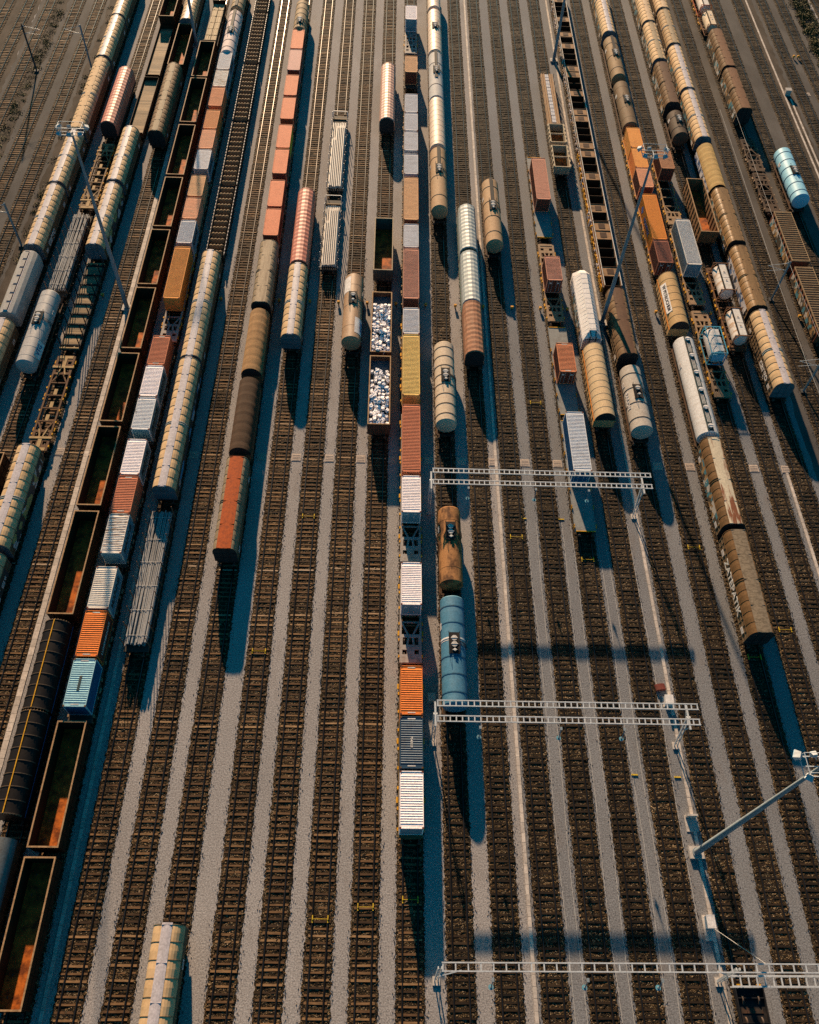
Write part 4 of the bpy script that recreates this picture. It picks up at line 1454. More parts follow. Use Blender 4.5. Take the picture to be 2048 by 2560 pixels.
def flatbed(r, L, mat='flatdk', z=1.2):
    mb = MB()
    mb.box(-1.32, 1.32, -L / 2, L / 2, z - .15, z)
    for s in (-1, 1):
        mb.box(s * 1.36 - .04, s * 1.36 + .04, -L / 2, L / 2, z - .28, z + .02)
    obj('deck', mb.mesh('deck', [mat]), r)

def stakes(r, L, n, h, mat, z=1.15, w=1.42, th=.05):
    def mk():
        mb = MB()
        mb.box(-th, th, -th, th, 0, h)
        mb.box(-th - .03, th + .03, -th - .05, th + .05, -.2, .08)
        return mb.mesh('stake', [mat])
    me = cached(('stake', h, mat, th), mk)
    for i in range(n):
        y = -L / 2 + .7 + (L - 1.4) * i / (n - 1)
        for s in (-1, 1):
            obj('stake', me, r, (s * w, y, z))

def w_logs(t, y0, y1, label, col='pole'):
    r, L, sd = place('stake_wagon', 'wagon', t, y0, y1, label, 'stake wagons')
    flatbed(r, L)
    stakes(r, L, 10, 2.2, 'frust', th=.04)
    where = 'behind the silver tank wagon' if t == -12 else 'half in the shade of a beige wagon'
    k = 0
    for layer, n in ((0, 13), (1, 12)):
        for i in range(n):
            x = -1.18 + 2.36 * i / (n - 1) + rnd.uniform(-.03, .03)
            if layer:
                x *= .94
            ln = L - 1.0 - rnd.uniform(0, .7)
            z = 1.75 + .30 * layer + rnd.uniform(-.03, .05)
            mb = MB()
            sk = rnd.uniform(-.28, .28) * layer * (.5 if abs(x) > .8 else 1)
            xa, xb = max(-1.2, min(1.2, x - sk / 2)), max(-1.2, min(1.2, x + sk / 2))
            mb.tube((xa - x, -ln / 2, 0), (xb - x, ln / 2, 0), .085 + rnd.uniform(0, .03), 7, r1=.08)
            o = obj('pole', mb.mesh('pole', [col], 50), None, r.location + Vector((x, rnd.uniform(-.2, .2), z)), r.rotation_euler.z)
            tag(o, 'long grey pole lying on the stake wagon ' + where, 'pole', 'poles on the stake wagon ' + where)
    rowof('bolster', r, [-L / 2 + 1 + (L - 2) * i / 7 for i in range(8)], 'flatdk', (-1.25, 1.25, -.12, .12, 1.2, 1.64))
    def lash():
        mb = MB()
        mb.tube((-1.30, 0, 1.5), (-1.28, 0, 2.17), .025, 5)
        mb.tube((-1.28, 0, 2.19), (1.28, 0, 2.19), .025, 5)
        mb.tube((1.28, 0, 2.17), (1.30, 0, 1.5), .025, 5)
        return mb.mesh('lashing', ['steel'])
    for i in range(6):
        obj('lashing', cached('lash', lash), r, (0, -L / 2 + 1.6 + (L - 3.2) * i / 5, 0))
    return gear(r, L)

def w_pipes(t, y0, y1, label, col='pipe'):
    r, L, sd = place('pipe_wagon', 'wagon', t, y0, y1, label, 'pipe wagons')
    flatbed(r, L)
    stakes(r, L, 9, 1.35, 'galv', th=.05)
    where = 'farther' if y0 > 120 else 'nearer'
    for layer, n in ((0, 8), (1, 7)):
        for i in range(n):
            x = -1.10 + 2.2 * i / (n - 1)
            if layer:
                x = -.95 + 1.9 * i / (n - 1)
            ln = L * (.86 if layer == 0 else (.80 if i > 1 else .62))
            z = 1.50 + .27 * layer
            mb = MB()
            mb.tube((0, -ln / 2, 0), (0, ln / 2, 0), .125, 10)
            o = obj('steel_pipe', mb.mesh('steel_pipe', [col], 50), None, r.location + Vector((x, -L / 2 + ln / 2 + rnd.uniform(.2, .6), z)), r.rotation_euler.z)
            tag(o, 'pale steel pipe lying on the %s of the two pipe wagons' % where, 'pipe', 'pipes on the %s pipe wagon' % where)
    rowof('bolster', r, [-L / 2 + 1.2 + (L - 2.4) * i / 5 for i in range(6)], 'plank', (-1.3, 1.3, -.1, .1, 1.2, 1.375))
    mb = MB()
    for x in (-1.3, 1.3):
        mb.box(x - .05, x + .05, L / 2 - .15, L / 2 - .05, 1.2, 2.3)
    mb.box(-1.3, 1.3, L / 2 - .14, L / 2 - .06, 2.2, 2.3)
    obj('end_frame', mb.mesh('end_frame', ['galv']), r)
    return gear(r, L)

def rowof(name, parent, ys, mat, dims):
    def mk():
        mb = MB()
        mb.box(*dims)
        return mb.mesh(name, [mat])
    for y in ys:
        obj(name, cached((name, mat, dims), mk), parent, (0, y, 0))

def planks(L, mat, w=1.28, z=1.2):
    mb = MB()
    n = int(L / .42)
    for i in range(n):
        y = -L / 2 + L * i / n
        mb.box(-w, w, y + .01, y + L / n - .01, z, z + .06 + rnd.uniform(0, .012))
    return mb

def w_deck(t, y0, y1, label, col='plank'):
    r, L, sd = place('flat_wagon', 'wagon', t, y0, y1, label, 'plank floored flat wagons')
    flatbed(r, L)
    obj('plank_floor', planks(L - .3, col).mesh('plank_floor', [col]), r)
    mb = MB()
    for s in (-1, 1):
        mb.box(s * 1.40 - .03, s * 1.40 + .03, -L / 2, L / 2, 1.05, 1.75)
        mb.box(-1.36, 1.36, s * (L / 2 - .04) - .03, s * (L / 2 - .04) + .03, 1.05, 1.9)
    obj('side_board', mb.mesh('side_board', ['dark']), r)
    return gear(r, L)

def w_stake(t, y0, y1, label, col='plank'):
    r, L, sd = place('stake_wagon', 'wagon', t, y0, y1, label, 'stake wagons')
    flatbed(r, L)
    obj('plank_floor', planks(L - 1.2, col, 1.1).mesh('plank_floor', [col]), r)
    stakes(r, L, 9, 2.3, 'black', th=.06, w=1.36)
    rowof('bolster', r, [-L / 2 + .7 + (L - 1.4) * i / 8 for i in range(9)], 'black', (-1.34, 1.34, -.10, .10, 1.26, 1.46))
    mb = MB()
    for s in (-1, 1):
        y = s * (L / 2 - .12)
        mb.box(-1.4, 1.4, y - .1, y + .1, 1.2, 1.42)
        for x in (-.7, .7):
            mb.box(x - .1, x + .1, min(y, y - s * .6), max(y, y - s * .6), 1.2, 1.4)
    obj('end_rail', mb.mesh('end_rail', ['platetan']), r)
    return gear(r, L)

def w_timber(t, y0, y1, label, col='timber'):
    r, L, sd = place('flat_wagon', 'wagon', t, y0, y1, label, 'plank floored flat wagons')
    flatbed(r, L)
    mb = MB()
    for s in (-1, 1):
        mb.box(-1.35, 1.35, s * (L / 2 - .06) - .05, s * (L / 2 - .06) + .05, 1.1, 2.6)
        mb.box(s * 1.38 - .03, s * 1.38 + .03, -L / 2, L / 2, 1.1, 1.5)
    obj('end_board', mb.mesh('end_board', ['dark']), r)
    n = 6
    for i in range(n):
        for s in (-1, 1):
            mb = MB()
            ln = (L - 1.0) / n - .12
            k = 5
            for q in range(k):
                x = -.55 + 1.1 * (q + .5) / k
                mb.box(x - .10, x + .10, -ln / 2 + rnd.uniform(0, .06), ln / 2 - rnd.uniform(0, .06), 0, .80 + rnd.uniform(-.05, .05))
            o = obj('timber_pack', mb.mesh('timber_pack', [col]), None, r.location + Vector((s * .60, -L / 2 + .5 + (L - 1.0) * (i + .5) / n, 1.2)), r.rotation_euler.z)
            tag(o, 'pack of pale sawn timber stacked on the flat wagon left of the pink tank wagon', 'timber pack', 'timber packs on one flat wagon')
    return gear(r, L)

def w_lumber(t, y0, y1, label, col='bundle'):
    r, L, sd = place('section_wagon', 'wagon', t, y0, y1, label)
    flatbed(r, L)
    stakes(r, L, 8, 1.0, 'flattan', th=.05)
    lab = 'long brown steel bundle along the edge of the flat wagon behind the twin open wagons'
    for s in (-1, 1):
        for q in (0, 1):
            mb = MB()
            for u in range(3):
                mb.box(-.17 + u * .115, -.07 + u * .115, -L / 2 + .3, L / 2 - .3, 0, .62 + .07 * (u % 2))
            o = obj('steel_bundle', mb.mesh('steel_bundle', [col]), None, r.location + Vector((s * (.62 + .42 * q), 0, 1.2)), r.rotation_euler.z)
            tag(o, lab, 'steel bundle', 'brown bundles on one flat wagon')
    n = 7
    for i in range(n):
        mb = MB()
        ln = (L - 1) / n - .25
        for u in range(2):
            mb.box(-.36 + u * .37, -.02 + u * .37, -ln / 2, ln / 2, 0, .70)
        mb.box(-.38, .38, -.04, .04, .70, .73)
        o = obj('wrapped_pack', mb.mesh('wrapped_pack', ['grey']), None, r.location + Vector((0, -L / 2 + .5 + (L - 1) * (i + .5) / n, 1.2)), r.rotation_euler.z)
        tag(o, 'pale wrapped pack between brown bundles on the flat wagon behind the twin open wagons', 'pack', 'pale packs on one flat wagon')
    return gear(r, L)

def w_swap(t, y0, y1, label, col='wtank', frame='frust', z0=1.2):
    r, L, sd = place('tank_container', 'tank container', t, y0, y1, label, 'tank containers')
    h = L / 2
    zc, rad = 2.48, 1.13
    mb = MB()
    prof = [(-h + .15, .02), (-h + .2, rad * .6), (-h + .32, rad * .9), (-h + .5, rad)]
    prof += [(-y, q) for y, q in reversed(prof)]
    mb.lathe(prof, zc, 32)
    tk = obj('tank', mb.mesh('tank', [col], 25), r)
    mb = MB()
    W, zt = 1.18, 3.74
    for s in (-1, 1):
        y = s * (h - .07)
        for x in (-W, W):
            mb.box(x - .06, x + .06, y - .06, y + .06, z0 + .01, zt)
            mb.bar((x, y, z0 + 1.3), (x * .3, y - s * .02, z0 + .12), .08, .06)
            mb.bar((x, y, zt - .9), (x * .5, y - s * .02, zt - .1), .08, .06)
        mb.box(-W, W, y - .05, y + .05, zt - .10, zt - .003)
        mb.box(-W, W, y - .05, y + .05, z0 + .02, z0 + .14)
    if frame == 'fblue':
        for x in (-W, W):
            mb.box(x - .05, x + .05, -h + .1, h - .1, zt - .10, zt - .005)
        for y in (-h * .33, h * .33):
            mb.tube((-W, y, zt - .05), (W, y, zt - .05), .03, 6)
        mb.tube((.15, -h, zt - .04), (.15, h, zt - .04), .03, 6)
    for x in (-W, W):
        mb.box(x - .05, x + .05, -h + .1, h - .1, z0 + .02, z0 + .13)
    obj('frame', mb.mesh('tank_frame', [frame]), r)
    if frame == 'fblue':
        for i in range(3):
            mb = MB()
            mb.box(-.15, .80, -.62, .62, zc + rad - .02, zc + rad + .06)
            obj('cover_panel', mb.mesh('cover_panel', ['wsilo']), tk, (0, (i - 1) * L * .29, 0))
        mb = MB()
        mb.box(-.9, .9, -h - .02, -h + .03, 2.1, 3.4)
        obj('notice_plate', mb.mesh('notice_plate', ['lblue']), r)
    else:
        mb = MB()
        mb.box(-.42, .62, -h + .3, h - .25, zc + rad - .06, zc + rad + .05)
        cv = obj('cover_panel', mb.mesh('cover_panel', ['white3' if col == 'wtank' else col]), tk)
        mb = MB()
        for x in (-.52, .72):
            mb.box(x - .09, x + .09, -h + .25, h - .25, zc + rad - .14, zc + rad + .03)
        obj('strap', mb.mesh('strap', ['black']), cv)
        mb = MB()
        for y in (-.9, 1.1):
            mb.box(-.1, .25, y - .25, y + .25, zc + rad + .05, zc + rad + .09)
            mb.box(-.02, .12, y - .08, y + .08, zc + rad + .09, zc + rad + .12, 1)
        mb.box(-.40, .60, -.25, -.22, zc + rad + .05, zc + rad + .065, 1)
        obj('lid', mb.mesh('lid', ['white3', 'frust']), cv)
    return r

def w_lowdark(t, y0, y1, label, col='dark'):
    r, L, sd = place('low_wagon', 'wagon', t, y0, y1, label)
    mb = MB()
    h = L / 2
    mb.box(-1.3, 1.3, -h, h, .75, .9)
    for s in (-1, 1):
        mb.box(s * 1.33 - .05, s * 1.33 + .05, -h, h, .7, 1.25)
    mb.box(-1.28, 1.28, h - .1, h, .7, 1.3)
    for i in range(8):
        y = -h + L * (i + .5) / 8
        mb.box(-1.28, 1.28, y - .05, y + .05, .9, 1.1)
    obj('body', mb.mesh('wagon_body', ['black']), r)
    mb = MB()
    for x in (-.95, .95):
        mb.box(x - .2, x + .2, h - .02, h + .12, 1.12, 1.32)
    obj('end_bracket', mb.mesh('end_bracket', ['yel']), r)
    return gear(r, L, frame=False)

# ---------------------------------------------------------------- small trackside things
def kerb(x, y0, y1, label, w=.36):
    mb = MB()
    y = y0
    while y < y1:
        ln = 1.0 + rnd.uniform(-.02, .02)
        c = wx(x, y + ln / 2) + rnd.uniform(-.012, .012)
        mb.box(c - w / 2, c + w / 2, y, min(y1, y + ln - .03), -.02, .085 + rnd.uniform(0, .015))
        y += ln
    tag(obj('kerb_strip', mb.mesh('kerb_strip', ['kerb'])), label, 'kerb', kind='structure')

def gauge_bar(t, y, label):
    x = wx(TX[t], y)
    r = thing('gauge_bar', label, 'rail bar', (x, y, .2), 0, 'yellow bars across the rails')
    mb = MB()
    mb.tube((-.70, 0, .06), (.70, 0, .06), .022, 6)
    obj('bar', cached('gb1', lambda: mb.mesh('bar', ['wheelstop'])), r)
    for s in (-1, 1):
        m2 = MB()
        m2.box(-.05, .05, -.34, .34, .055, .11)
        m2.box(-.04, .04, -.08, .08, .11, .16)
        obj('clamp', cached('gb2', lambda: m2.mesh('clamp', ['wheelstop'])), r, (s * .755, 0, 0))

def yellow_box(x, y, label):
    r = thing('trackside_box', label, 'box', (x, y, 0), 0, 'small yellow boxes in one row')
    def mk():
        mb = MB()
        mb.box(-.20, .20, -.17, .17, .30, .62)
        mb.loft([[(-.23, -.20, .62), (.23, -.20, .62), (.23, .20, .62), (-.23, .20, .62)], [(-.18, -.15, .70), (.18, -.15, .70), (.18, .15, .70), (-.18, .15, .70)]], 0, True, True)
        return mb.mesh('trackside_box', ['boxy'])
    obj('housing', cached('ybox', mk), r)
    def st():
        mb = MB()
        mb.box(-.09, .09, -.09, .09, 0, .30)
        return mb.mesh('box_post', ['mastdk'])
    obj('post', cached('yboxp', st), r)

def slab(x, y, label):
    r = thing('cover_slab', label, 'slab', (x, y, 0), 0, 'ribbed cover slabs in one row')
    def mk():
        mb = MB()
        mb.box(-.62, .62, -.62, .62, -.02, .05)
        for i in range(4):
            yy = -.40 + .27 * i
            mb.box(-.50, .50, yy - .085, yy + .085, .05, .075)
        return mb.mesh('cover_slab', ['padc'])
    obj('slab', cached('slab', mk), r)

def gantry(y, label, xs=(6.05, 33.2), beams=2, x_end=None):
    g = thing('signal_gantry', label, 'gantry', ((xs[0] + xs[1]) / 2, y, 0), 0, 'gantries over the right half of the yard')
    hw = (xs[1] - xs[0]) / 2
    w = .30 if beams == 2 else .34
    ys = (.5, 2.1) if beams == 2 else (.55,)
    zs = (6.15, 6.38) if beams == 2 else (6.3,)
    zt = zs[0]
    xr = hw if x_end is None else x_end - (xs[0] + xs[1]) / 2
    for yy, zt in zip(ys, zs):
        mb = MB()
        L0, L1 = -hw + .1, xr + (.9 if yy and x_end is None else .2)
        for s in (-1, 1):
            mb.box(L0, L1, yy + s * w - .055, yy + s * w + .055, zt - .06, zt + .06)
        st = .64 if beams == 2 else 1.12
        n = int((L1 - L0) / st)
        for i in range(n + 1):
            x = L0 + .1 + (L1 - L0 - .2) * i / n
            bw = .06
            mb.box(x - bw, x + bw, yy - w + .056, yy + w - .056, zt - .05, zt + .05)
        obj('ladder_beam', mb.mesh('ladder_beam', ['galv']), g)
    if x_end is not None:
        mb = MB()
        a = hw + 3.0
        for s in (-1, 1):
            mb.box(hw - .8, xr, s * .42 - .40 - .07, s * .42 - .40 + .07, zt - .95, zt - .82)
            mb.box(hw - .8, xr, s * .42 - .40 - .06, s * .42 - .40 + .06, zt - 1.5, zt - 1.4)
        n = int((xr - hw) / .7)
        for i in range(n + 1):
            x = hw - .7 + (xr - hw + .6) * i / n
            mb.box(x - .06, x + .06, -.76, -.04, zt - .94, zt - .83)
        obj('side_beam', mb.mesh('side_beam', ['galv']), g)
    zt = zs[0]
    ym = sum(ys) / len(ys)
    for s in (-1, 1):
        x = s * hw
        mb = MB()
        for d in (-.16, .16):
            mb.bar((x + s * .0 + d, 0, .15), (x + d, ym, zt - .7), .09, .22)
        for i in range(10):
            f0, f1 = i / 10, (i + 1) / 10
            z0, z1 = .3 + (zt - 1.2) * f0, .3 + (zt - 1.2) * f1
            k = 1 if i % 2 else -1
            mb.bar((x - .14 * k, ym * f0, z0), (x + .14 * k, ym * f1, z1), .05, .05)
        if beams == 2:
            mb.box(x - .10, x + .10, ys[0] - .55, ys[1] + .55, zt - .86, zt - .73)
            mb.bar((x, 0.9, zt - 1.9), (x, ys[1] + .3, zt - .85), .08, .1)
            mb.bar((x, .5, zt - 2.4), (x, ys[0] - .3, zt - .85), .08, .1)
        else:
            mb.bar((x - s * 0, 0, zt - 2.2), (x - s * 1.9, .35, zt - .75), .10, .12)
        obj('leg', mb.mesh('leg', ['galv']), g)
        mb = MB()
        mb.box(x - .36, x + .36, -.42, .36, -.1, .16)
        obj('footing', mb.mesh('footing', ['concrete']), g)
    # lamps, insulators and a catwalk bracket along the beam
    for x in ((-hw + 4.6), (-.5), (6.2)):
        mb = MB()
        mb.tube((x, -.5, zt + .1), (x, -.9, zt - 1.2), .05, 6)
        mb.tube((x, -.9, zt - 1.2), (x, -.9, zt - 1.5), .10, 10)
        mb.box(x - .12, x + .12, -.62, -.30, zt + .08, zt + .20)
        obj('signal_arm', mb.mesh('signal_arm', ['mast']), g)
        mb = MB()
        mb.tube((x, -.9, zt - 1.56), (x, -.9, zt - 1.5), .24, 12)
        mb.tube((x, -.9, zt - 1.72), (x, -.9, zt - 1.56), .12, 10)
        obj('insulator', mb.mesh('insulator', ['insul'], 40), g)
    return g

def light_mast(x, y, label, ry=0.):
    H = 29.4
    g = thing('light_mast', label, 'light mast', (x, y, 0), ry, 'tall floodlight masts')
    mb = MB()
    mb.tube((0, 0, .35), (0, 0, 9), .33, 14, 0, .28)
    mb.tube((0, 0, 9), (0, 0, 19), .275, 14, 0, .215)
    mb.tube((0, 0, 19), (0, 0, H - .4), .21, 14, 0, .14)
    mb.tube((0, 0, .3), (0, 0, .42), .46, 14)
    obj('pole', mb.mesh('mast_pole', ['mast'], 40), g)
    mb = MB()
    mb.box(-.75, .75, -.62, .62, -.05, .32)
    obj('footing', mb.mesh('footing', ['concrete']), g)
    mb = MB()
    z = H - .3
    W, D = 1.5, .75
    for s in (-1, 1):
        mb.tube((-W, s * D, z), (W, s * D, z), .05, 6)
        mb.tube((s * W, -D, z), (s * W, D, z), .05, 6)
        mb.tube((-W, s * D, z + .9), (W, s * D, z + .9), .03, 6)
        mb.tube((s * W, -D, z + .9), (s * W, D, z + .9), .03, 6)
        for q in (-1, 1):
            mb.tube((s * W, q * D, z), (s * W, q * D, z + .9), .03, 6)
        mb.tube((0, 0, z), (s * W, 0, z), .05, 6)
        mb.tube((0, 0, z), (0, s * D, z), .05, 6)
    obj('lamp_ring', mb.mesh('lamp_ring', ['galv']), g)
    def lamp():
        m2 = MB()
        m2.loft([[(-.30, -.05, -.20), (.30, -.05, -.20), (.30, -.05, .20), (-.30, -.05, .20)],
                 [(-.42, .55, -.30), (.42, .55, -.30), (.42, .55, .30), (-.42, .55, .30)]], 0, True, True)
        m2.tube((0, 0, -.05), (0, -.35, -.35), .05, 6)
        return m2.mesh('floodlight', ['lampw'])
    def glass():
        m2 = MB()
        m2.box(-.38, .38, .56, .60, -.27, .27)
        return m2.mesh('lamp_glass', ['lampg'])
    for px, py, az, sz in ((-1.55, .7, 65, .8), (1.55, .7, -65, .8), (-1.2, -.75, 150, .7), (0, -.85, 180, .7), (1.2, -.75, 210, .7), (-.45, .7, 10, .6)):
        lo = obj('floodlight', cached('lamp', lamp), g, (px, py, z + .35))
        lo.rotation_euler = (R(-38), 0, R(az))
        lo.scale = (sz, sz, sz)
        obj('lamp_glass', cached('lampgl', glass), lo)

def catenary_mast(x, y, h, label, arm=1, ac=True):
    g = thing('line_mast', label, 'mast', (x, y, 0), 0, 'slim overhead line masts at the yard edges')
    mb = MB()
    for s in (-1, 1):
        mb.box(-.13, .13, s * .10 - .02, s * .10 + .02, .2, h)
    mb.box(-.02, .02, -.08, .08, .2, h)
    obj('post', mb.mesh('mast_post', ['mast' if arm < 0 else 'mastdk']), g)
    mb = MB()
    mb.box(-.4, .4, -.4, .4, -.1, .25)
    obj('footing', mb.mesh('footing', ['mastdk']), g)
    if ac:
        mb = MB()
        mb.tube((0, 0, h - .3), (arm * 3.2, 0, h - .9), .03, 6)
        mb.tube((0, 0, h - 1.8), (arm * 3.2, 0, h - .9), .03, 6)
        mb.tube((arm * .5, 0, h - 1.6), (arm * 3.0, 0, h - 1.9), .025, 6)
        obj('bracket', mb.mesh('bracket', ['galv']), g)
        mb = MB()
        for zz in (h - .3, h - 1.8):
            mb.tube((arm * .15, 0, zz), (arm * .45, 0, zz - (.06 if zz > h - 1 else -.18)), .07, 8)
        obj('insulator', mb.mesh('insulator', ['lampw'], 40), g)

def wire(pts, r, label, mat='cablew', name='overhead_wire'):
    mb = MB()
    for a, b in zip(pts[:-1], pts[1:]):
        mb.tube(a, b, r, 5)
    tag(obj(name, mb.mesh(name, [mat])), label, 'wire')

def build_small():
    kerb(15.4, -30, 250, 'thin pale kerb line right of the central container train')
    kerb(33.6, 34, 250, 'pale kerb line carrying the right light masts')
    kerb(33.6, -30, 33.6, 'pale kerb line in front of the box near the middle gantry')
    kerb(-40.25, -10, 250, 'broad pale kerb beside the long row of dark open wagons', .62)
    kerb(-30.2, -30, 60, 'shaded kerb line left of the grey pole wagon')
    kerb(55.9, 25, 69.2, 'pale kerb running from a cover slab on the right')
    kerb(79.4, 110, 250, 'left strip of the double pale kerb at the far right', .34)
    kerb(80.35, 110, 166, 'right strip of the double pale kerb at the far right', .34)
    B = [(-44.4, 'beside the stake wagon'), (-26.1, 'beside the long beige wagon with graffiti'), (-17.0, 'left of the beige wagon with the blue-shaded end'),
         (-12.2, 'right of the beige wagon with the blue-shaded end'), (-7.7, 'left of the brown tank wagon with white plates'), (-3.2, 'between the brown tank wagon and the first scrap wagon'),
         (1.3, 'between a scrap wagon and the central container train'), (6.0, 'just right of the central container train'), (10.7, 'left of the brown tarpaulin wagon'), (15.1, 'on the kerb line right of the brown tarpaulin wagon'),
         (19.7, 'at the tip of the shadow of the tan tank wagon'), (24.2, 'left of the pale skeleton wagon'), (28.5, 'right of the pale skeleton wagon, in shade'), (42.7, 'left of the beige lettered round wagon'),
         (51.5, 'left of the nearer white tank container'), (65.9, 'between the cargo wagon and the slatted roof wagon')]
    for x, l in B:
        yellow_box(x, 100.55, 'small yellow box ' + l)
    for x, l in ((84.6, 'left'), (85.5, 'right')):
        yellow_box(wx(x, 182.4), 182.4, 'small yellow box at the far right edge tracks, %s one of a pair' % l)
    Sl = [(-43.9, 'right of the rust-brown skeleton wagon'), (-40.2, 'set in the broad kerb beside the open wagons'), (-25.9, 'in the shade right of the long beige wagon'), (-16.7, 'in the shade of the dark brown round-roofed wagon'),
          (-12.0, 'third gap right of the rust-red roofed wagon'), (-7.5, 'two gaps left of the scrap wagon track'), (-3.2, 'just left of the scrap wagon track'), (1.2, 'left of the long red-brown container'),
          (6.1, 'right of the long red-brown container'), (10.6, 'in the shade of the lone cream tank wagon'), (15.0, 'on the thin pale kerb line behind the gantry'), (19.4, 'two gaps left of the blue-grey container'),
          (23.9, 'just left of the blue-grey container behind the gantry'), (37.9, 'in the shade of the grey tank wagon'), (42.4, 'left of the rust-streaked roof wagon'), (51.4, 'two gaps right of the rust-streaked roof wagon'), (55.9, 'at the end of the short pale kerb on the right')]
    for x, l in Sl:
        slab(x, 69.85, 'ribbed concrete cover slab ' + l)
    slab(wx(84.2, 168), 168, 'ribbed concrete cover slab far right beyond the double kerb')
    for t, y, l in ((0, 14.5, 'in front of the central container train'), (-1, 13.8, 'one track left of the central train near the bottom'), (-2, 12.7, 'two tracks left of the central train near the bottom'),
                    (-4, 41.0, 'beside the shadow of the rust-red roofed wagon'), (8, 56.6, 'left of the mottled roof wagon by the gantry'), (10, 45.0, 'right of the mottled roof wagon'), (9, 41.3, 'in the shadow of the mottled roof wagon'),
                    (5, 54.4, 'in front of the grey deck under the gantry'), (3, 57.6, 'below the middle of the far gantry'), (-3, 60.1, 'left of the central train beside the rusty tank'), (4, 80.8, 'beside the orange-brown container')):
        gauge_bar(t, y, 'yellow bar clamped across the rails, ' + l)
    gantry(61.3, 'pale double ladder-beam gantry over the tracks, the farthest')
    gantry(30.5, 'pale double ladder-beam gantry over the tracks, the middle one')
    gantry(7.5, 'pale single ladder-beam gantry along the bottom of the picture', beams=1, x_end=47.)
    light_mast(-40.18, 98.1, 'tall floodlight mast on the left beside the open wagons')
    light_mast(33.72, 97.9, 'tall floodlight mast on the right behind the white hopper wagon')
    light_mast(33.3, 19.2, 'tall floodlight mast leaning across the lower right corner, seen from above')
    light_mast(-41.0, 177.5, 'floodlight mast at the top left between open wagons, cut by the top edge')
    light_mast(33.9, 177.3, 'floodlight mast at the top right of centre, cut by the top edge')
    for x, y, h, l in ((-70.8, 165.4, 9.0, 'dark line mast farthest left with a long arm'), (-60.2, 166.7, 8.7, 'dark line mast beside the far end of the leftmost beige train'),
                       (-59.9, 112.1, 8.1, 'dark line mast at the left edge beside the grey hopper wagon'), (-60.1, 219., 8.7, 'dark line mast at the very top left')):
        catenary_mast(x, y, h, l, -1 if x > -65 else 1)
        if x < -65:
            pass
    for x, y, h, l in ((62.4, 104.6, 7.8, 'pale line mast right of the bronze wagons'), (62.3, 84.6, 7.2, 'pale line mast right of the cargo wagon near end')):
        catenary_mast(x, y, h, l, -1)
    wire([(61.0, 60, 6.0), (60.2, 84.6, 6.1), (60.4, 104.6, 6.2), (61.5, 150, 6.2)], .018, 'thin overhead wire on the right passing the two pale line masts')
    wire([(63.8, 60, 6.3), (63.2, 104, 6.3), (64.2, 150, 6.3)], .018, 'thin overhead wire on the far right above the gravel path')
    # boxes, signs and cables near the right masts
    r = thing('barrel_box', 'small dark red round-backed box lying left of the right kerb line', 'box', (32.6, 37.3, 0), R(8))
    mb = MB()
    mb.prism([(-.62, 0), (.62, 0)] + [(.62 * math.cos(a), .18 + .34 * math.sin(a)) for a in (math.pi * i / 10 for i in range(11))], -.36, .36)
    obj('shell', mb.mesh('box_shell', ['cabred']), r)
    def cabinet(x, y, label, w=.5, d=.4, h=.9, mat='concrete', rz=0., base=0.):
        g = thing('cabinet', label, 'cabinet', (x, y, 0), rz)
        m1 = MB()
        m1.box(-w, w, -d, d, .08, h)
        obj('body', m1.mesh('cabinet_body', [mat]), g)
        m1 = MB()
        m1.loft([[(-w - .06, -d - .06, h), (w + .06, -d - .06, h), (w + .06, d + .06, h), (-w - .06, d + .06, h)], [(-w - .06, -d - .06, h + .06), (w + .06, -d - .06, h + .06), (w + .06, d + .06, h + .10), (-w - .06, d + .06, h + .10)]], 0, True, True)
        obj('lid', m1.mesh('cabinet_lid', [mat]), g)
        m1 = MB()
        m1.box(-w - .15, w + .15, -d - .15 - base, d + .15, -.05, .085)
        obj('plinth', m1.mesh('plinth', ['concrete']), g)
        return g
    cabinet(33.2, 35.6, 'pale cabinet at the end of the right kerb line behind the middle gantry', .42, .5, .8, 'plate')
    cabinet(33.2, 12.6, 'pale cabinet on a concrete slab in front of the leaning mast', .36, .55, 1.0, 'plate', 0, .9)
    cabinet(6.0, 35.6, 'small grey cabinet in shade beside the blue tank wagon', .36, .4, .5, 'concrete')
    cabinet(wx(79.9, 167.6), 167.6, 'pale cabinet where the far right kerb becomes double', .55, .45, 1.1, 'concrete')
    g = thing('concrete_marker', 'low concrete upright on a flat base behind the leaning mast', 'marker', (33.4, 22.6, 0))
    mb = MB()
    mb.box(-.55, .55, .1, .3, 0, .95)
    obj('upright', mb.mesh('upright', ['concrete']), g)
    mb = MB()
    mb.box(-.65, .65, -1.3, .4, -.02, .075)
    obj('base', mb.mesh('marker_base', ['concrete']), g)
    for x, y, l in ((18.5, 60.6, 'left'), (23.5, 60.6, 'right')):
        g = thing('ground_lever', 'small yellow lever box on the gravel below the far gantry, %s one' % l, 'lever', (x, y, 0), 0, 'yellow lever boxes')
        mb = MB()
        mb.box(-.36, .36, -.07, .07, .03, .10)
        obj('housing', mb.mesh('lever_housing', ['wheelstop']), g)
        mb = MB()
        mb.tube((-.2, 0, .12), (-.35, 0, .38), .03, 6)
        obj('handle', mb.mesh('handle', ['wheelstop']), g)
